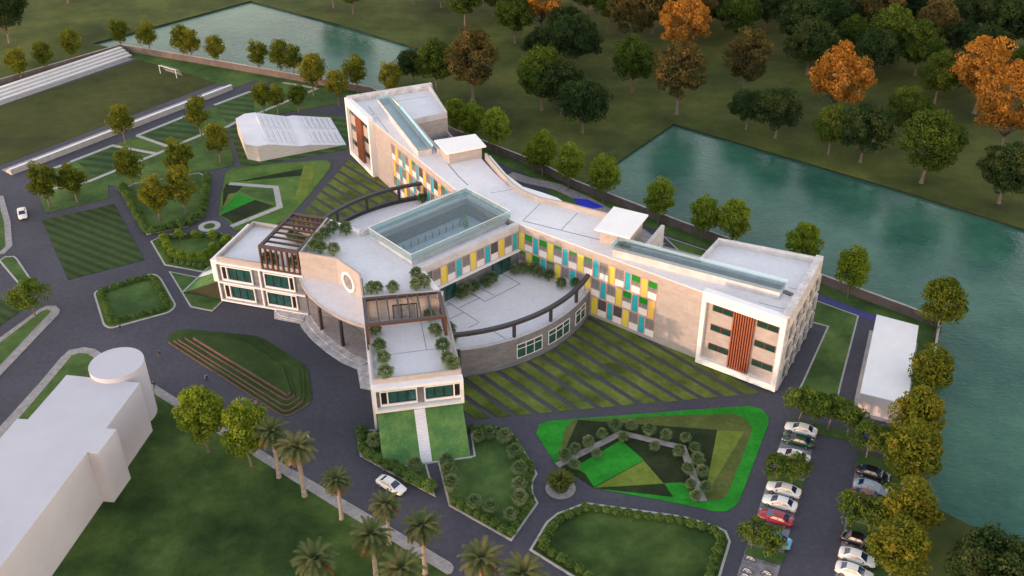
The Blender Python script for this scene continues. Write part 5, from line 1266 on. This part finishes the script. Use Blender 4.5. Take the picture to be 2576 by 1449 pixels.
# ---- people
plain('skin', (0.38, 0.22, 0.15), rough=0.6); plain('hair', (0.015, 0.012, 0.010), rough=0.6); plain('cloth_dark', (0.02, 0.022, 0.035), rough=0.85); plain('cloth_blue', (0.04, 0.06, 0.14), rough=0.85); plain('cloth_light', (0.45, 0.45, 0.45), rough=0.85); plain('cloth_olive', (0.09, 0.08, 0.05), rough=0.85); plain('cloth_pink', (0.40, 0.20, 0.20), rough=0.85); plain('shoe', (0.02, 0.02, 0.02), rough=0.6)
def person_mesh(name, stride, shirt, trousers, skirt=False):
    """walking figure 1.75 m, facing +x: one skinned surface, materials by body zone"""
    J = [((0, 0, 0.95), .15), ((0.01, 0, 1.15), .145), ((0.02, 0, 1.38), .165), ((0.02, 0, 1.48), .075), ((0.035, 0, 1.56), .075), ((0.05, 0, 1.65), .105), ((0.045, 0, 1.73), .075)]
    Ed = [(0, 1), (1, 2), (2, 3), (3, 4), (4, 5), (5, 6)]
    for s in (1, -1):
        f = stride*s; n = len(J)
        J += [((0, 0.095*s, 0.90), .105), ((0.16*f+0.05, 0.10*s, 0.50), .075), ((0.30*f-(0.10 if f < 0 else 0), 0.10*s, 0.10 if f > 0 else 0.14), .048), ((0.30*f+0.13-(0.10 if f < 0 else 0), 0.11*s, 0.045 if f > 0 else 0.06), .04)]
        Ed += [(0, n), (n, n+1), (n+1, n+2), (n+2, n+3)]
        n = len(J)
        J += [((0.0, 0.20*s, 1.40), .068), ((-0.13*f-0.03, 0.25*s, 1.13), .048), ((-0.22*f+0.09, 0.24*s, 0.90), .036), ((-0.24*f+0.13, 0.24*s, 0.80), .032)]
        Ed += [(2, n), (n, n+1), (n+1, n+2), (n+2, n+3)]
    me = bpy.data.meshes.new(name+'_sk'); me.from_pydata([j[0] for j in J], Ed, [])
    o = bpy.data.objects.new('tmp_body', me); COL.objects.link(o)
    md = o.modifiers.new('skin', 'SKIN'); 
    for v_, j in zip(me.skin_vertices[0].data, J): v_.radius = (j[1], j[1])
    me.skin_vertices[0].data[0].use_root = True
    sb = o.modifiers.new('sub', 'SUBSURF'); sb.levels = 1
    dg = bpy.context.evaluated_depsgraph_get(); ev = bpy.data.meshes.new_from_object(o.evaluated_get(dg)); bpy.data.objects.remove(o, do_unlink=True)
    ev.name = name; ev.materials.clear()
    for m_ in ('skin', shirt, trousers, 'shoe', 'hair'): ev.materials.append(MATS[m_])
    for p in ev.polygons:
        c = p.center; z = c.z; side = abs(c.y)
        if z > 1.66 or (z > 1.56 and c.x < 0.02): k = 4
        elif z > 1.47: k = 0
        elif side > 0.19 and z < 0.92: k = 0
        elif z > 0.93 or (side > 0.2 and z > 0.86): k = 1
        elif z > 0.11: k = 2
        else: k = 3
        p.material_index = k; p.use_smooth = True
    return ev
t01 = lambda x, y: (x/3, 483+y/3)
PEOPLE = [(404, 900, 250, 'cloth_dark', 'cloth_olive', 'person in dark top and olive trousers walking in the forecourt left of the mound'), (522, 961, 120, 'cloth_light', 'cloth_dark', 'person in pale shirt with dark vest walking below the mound'), (305, 835, 200, 'cloth_dark', 'cloth_blue', 'person in dark top and blue trousers by the rectangular hedge'),
          (389, 978, 60, 'cloth_dark', 'cloth_dark', 'person in dark clothes beside the round tower'), (645, 1026, 300, 'cloth_pink', 'cloth_dark', 'person in pink top behind the second light green tree'), (777, 1112, 20, 'cloth_light', 'cloth_blue', 'person in pale top on the drive behind the second palm'), (731, 1183, 330, 'cloth_light', 'cloth_dark', 'person in pale top and dark trousers on the footpath between palms')]
for i, (x, y, a, sh, trz, lab) in enumerate(PEOPLE):
    p = G(x, y); me = person_mesh('person_body', 1.0 if i % 2 else -1.0, sh, trz)
    o = tag(empty('person', (p.x, p.y, 0.03 if i != 6 else 0.1), math.radians(a)), lab, 'person', 'people walking'); link('body', me, o)
    if i == 1: MB().box((-0.17, 0, 1.22), (0.16, 0.3, 0.42)).build('backpack', 'cloth_dark', o)
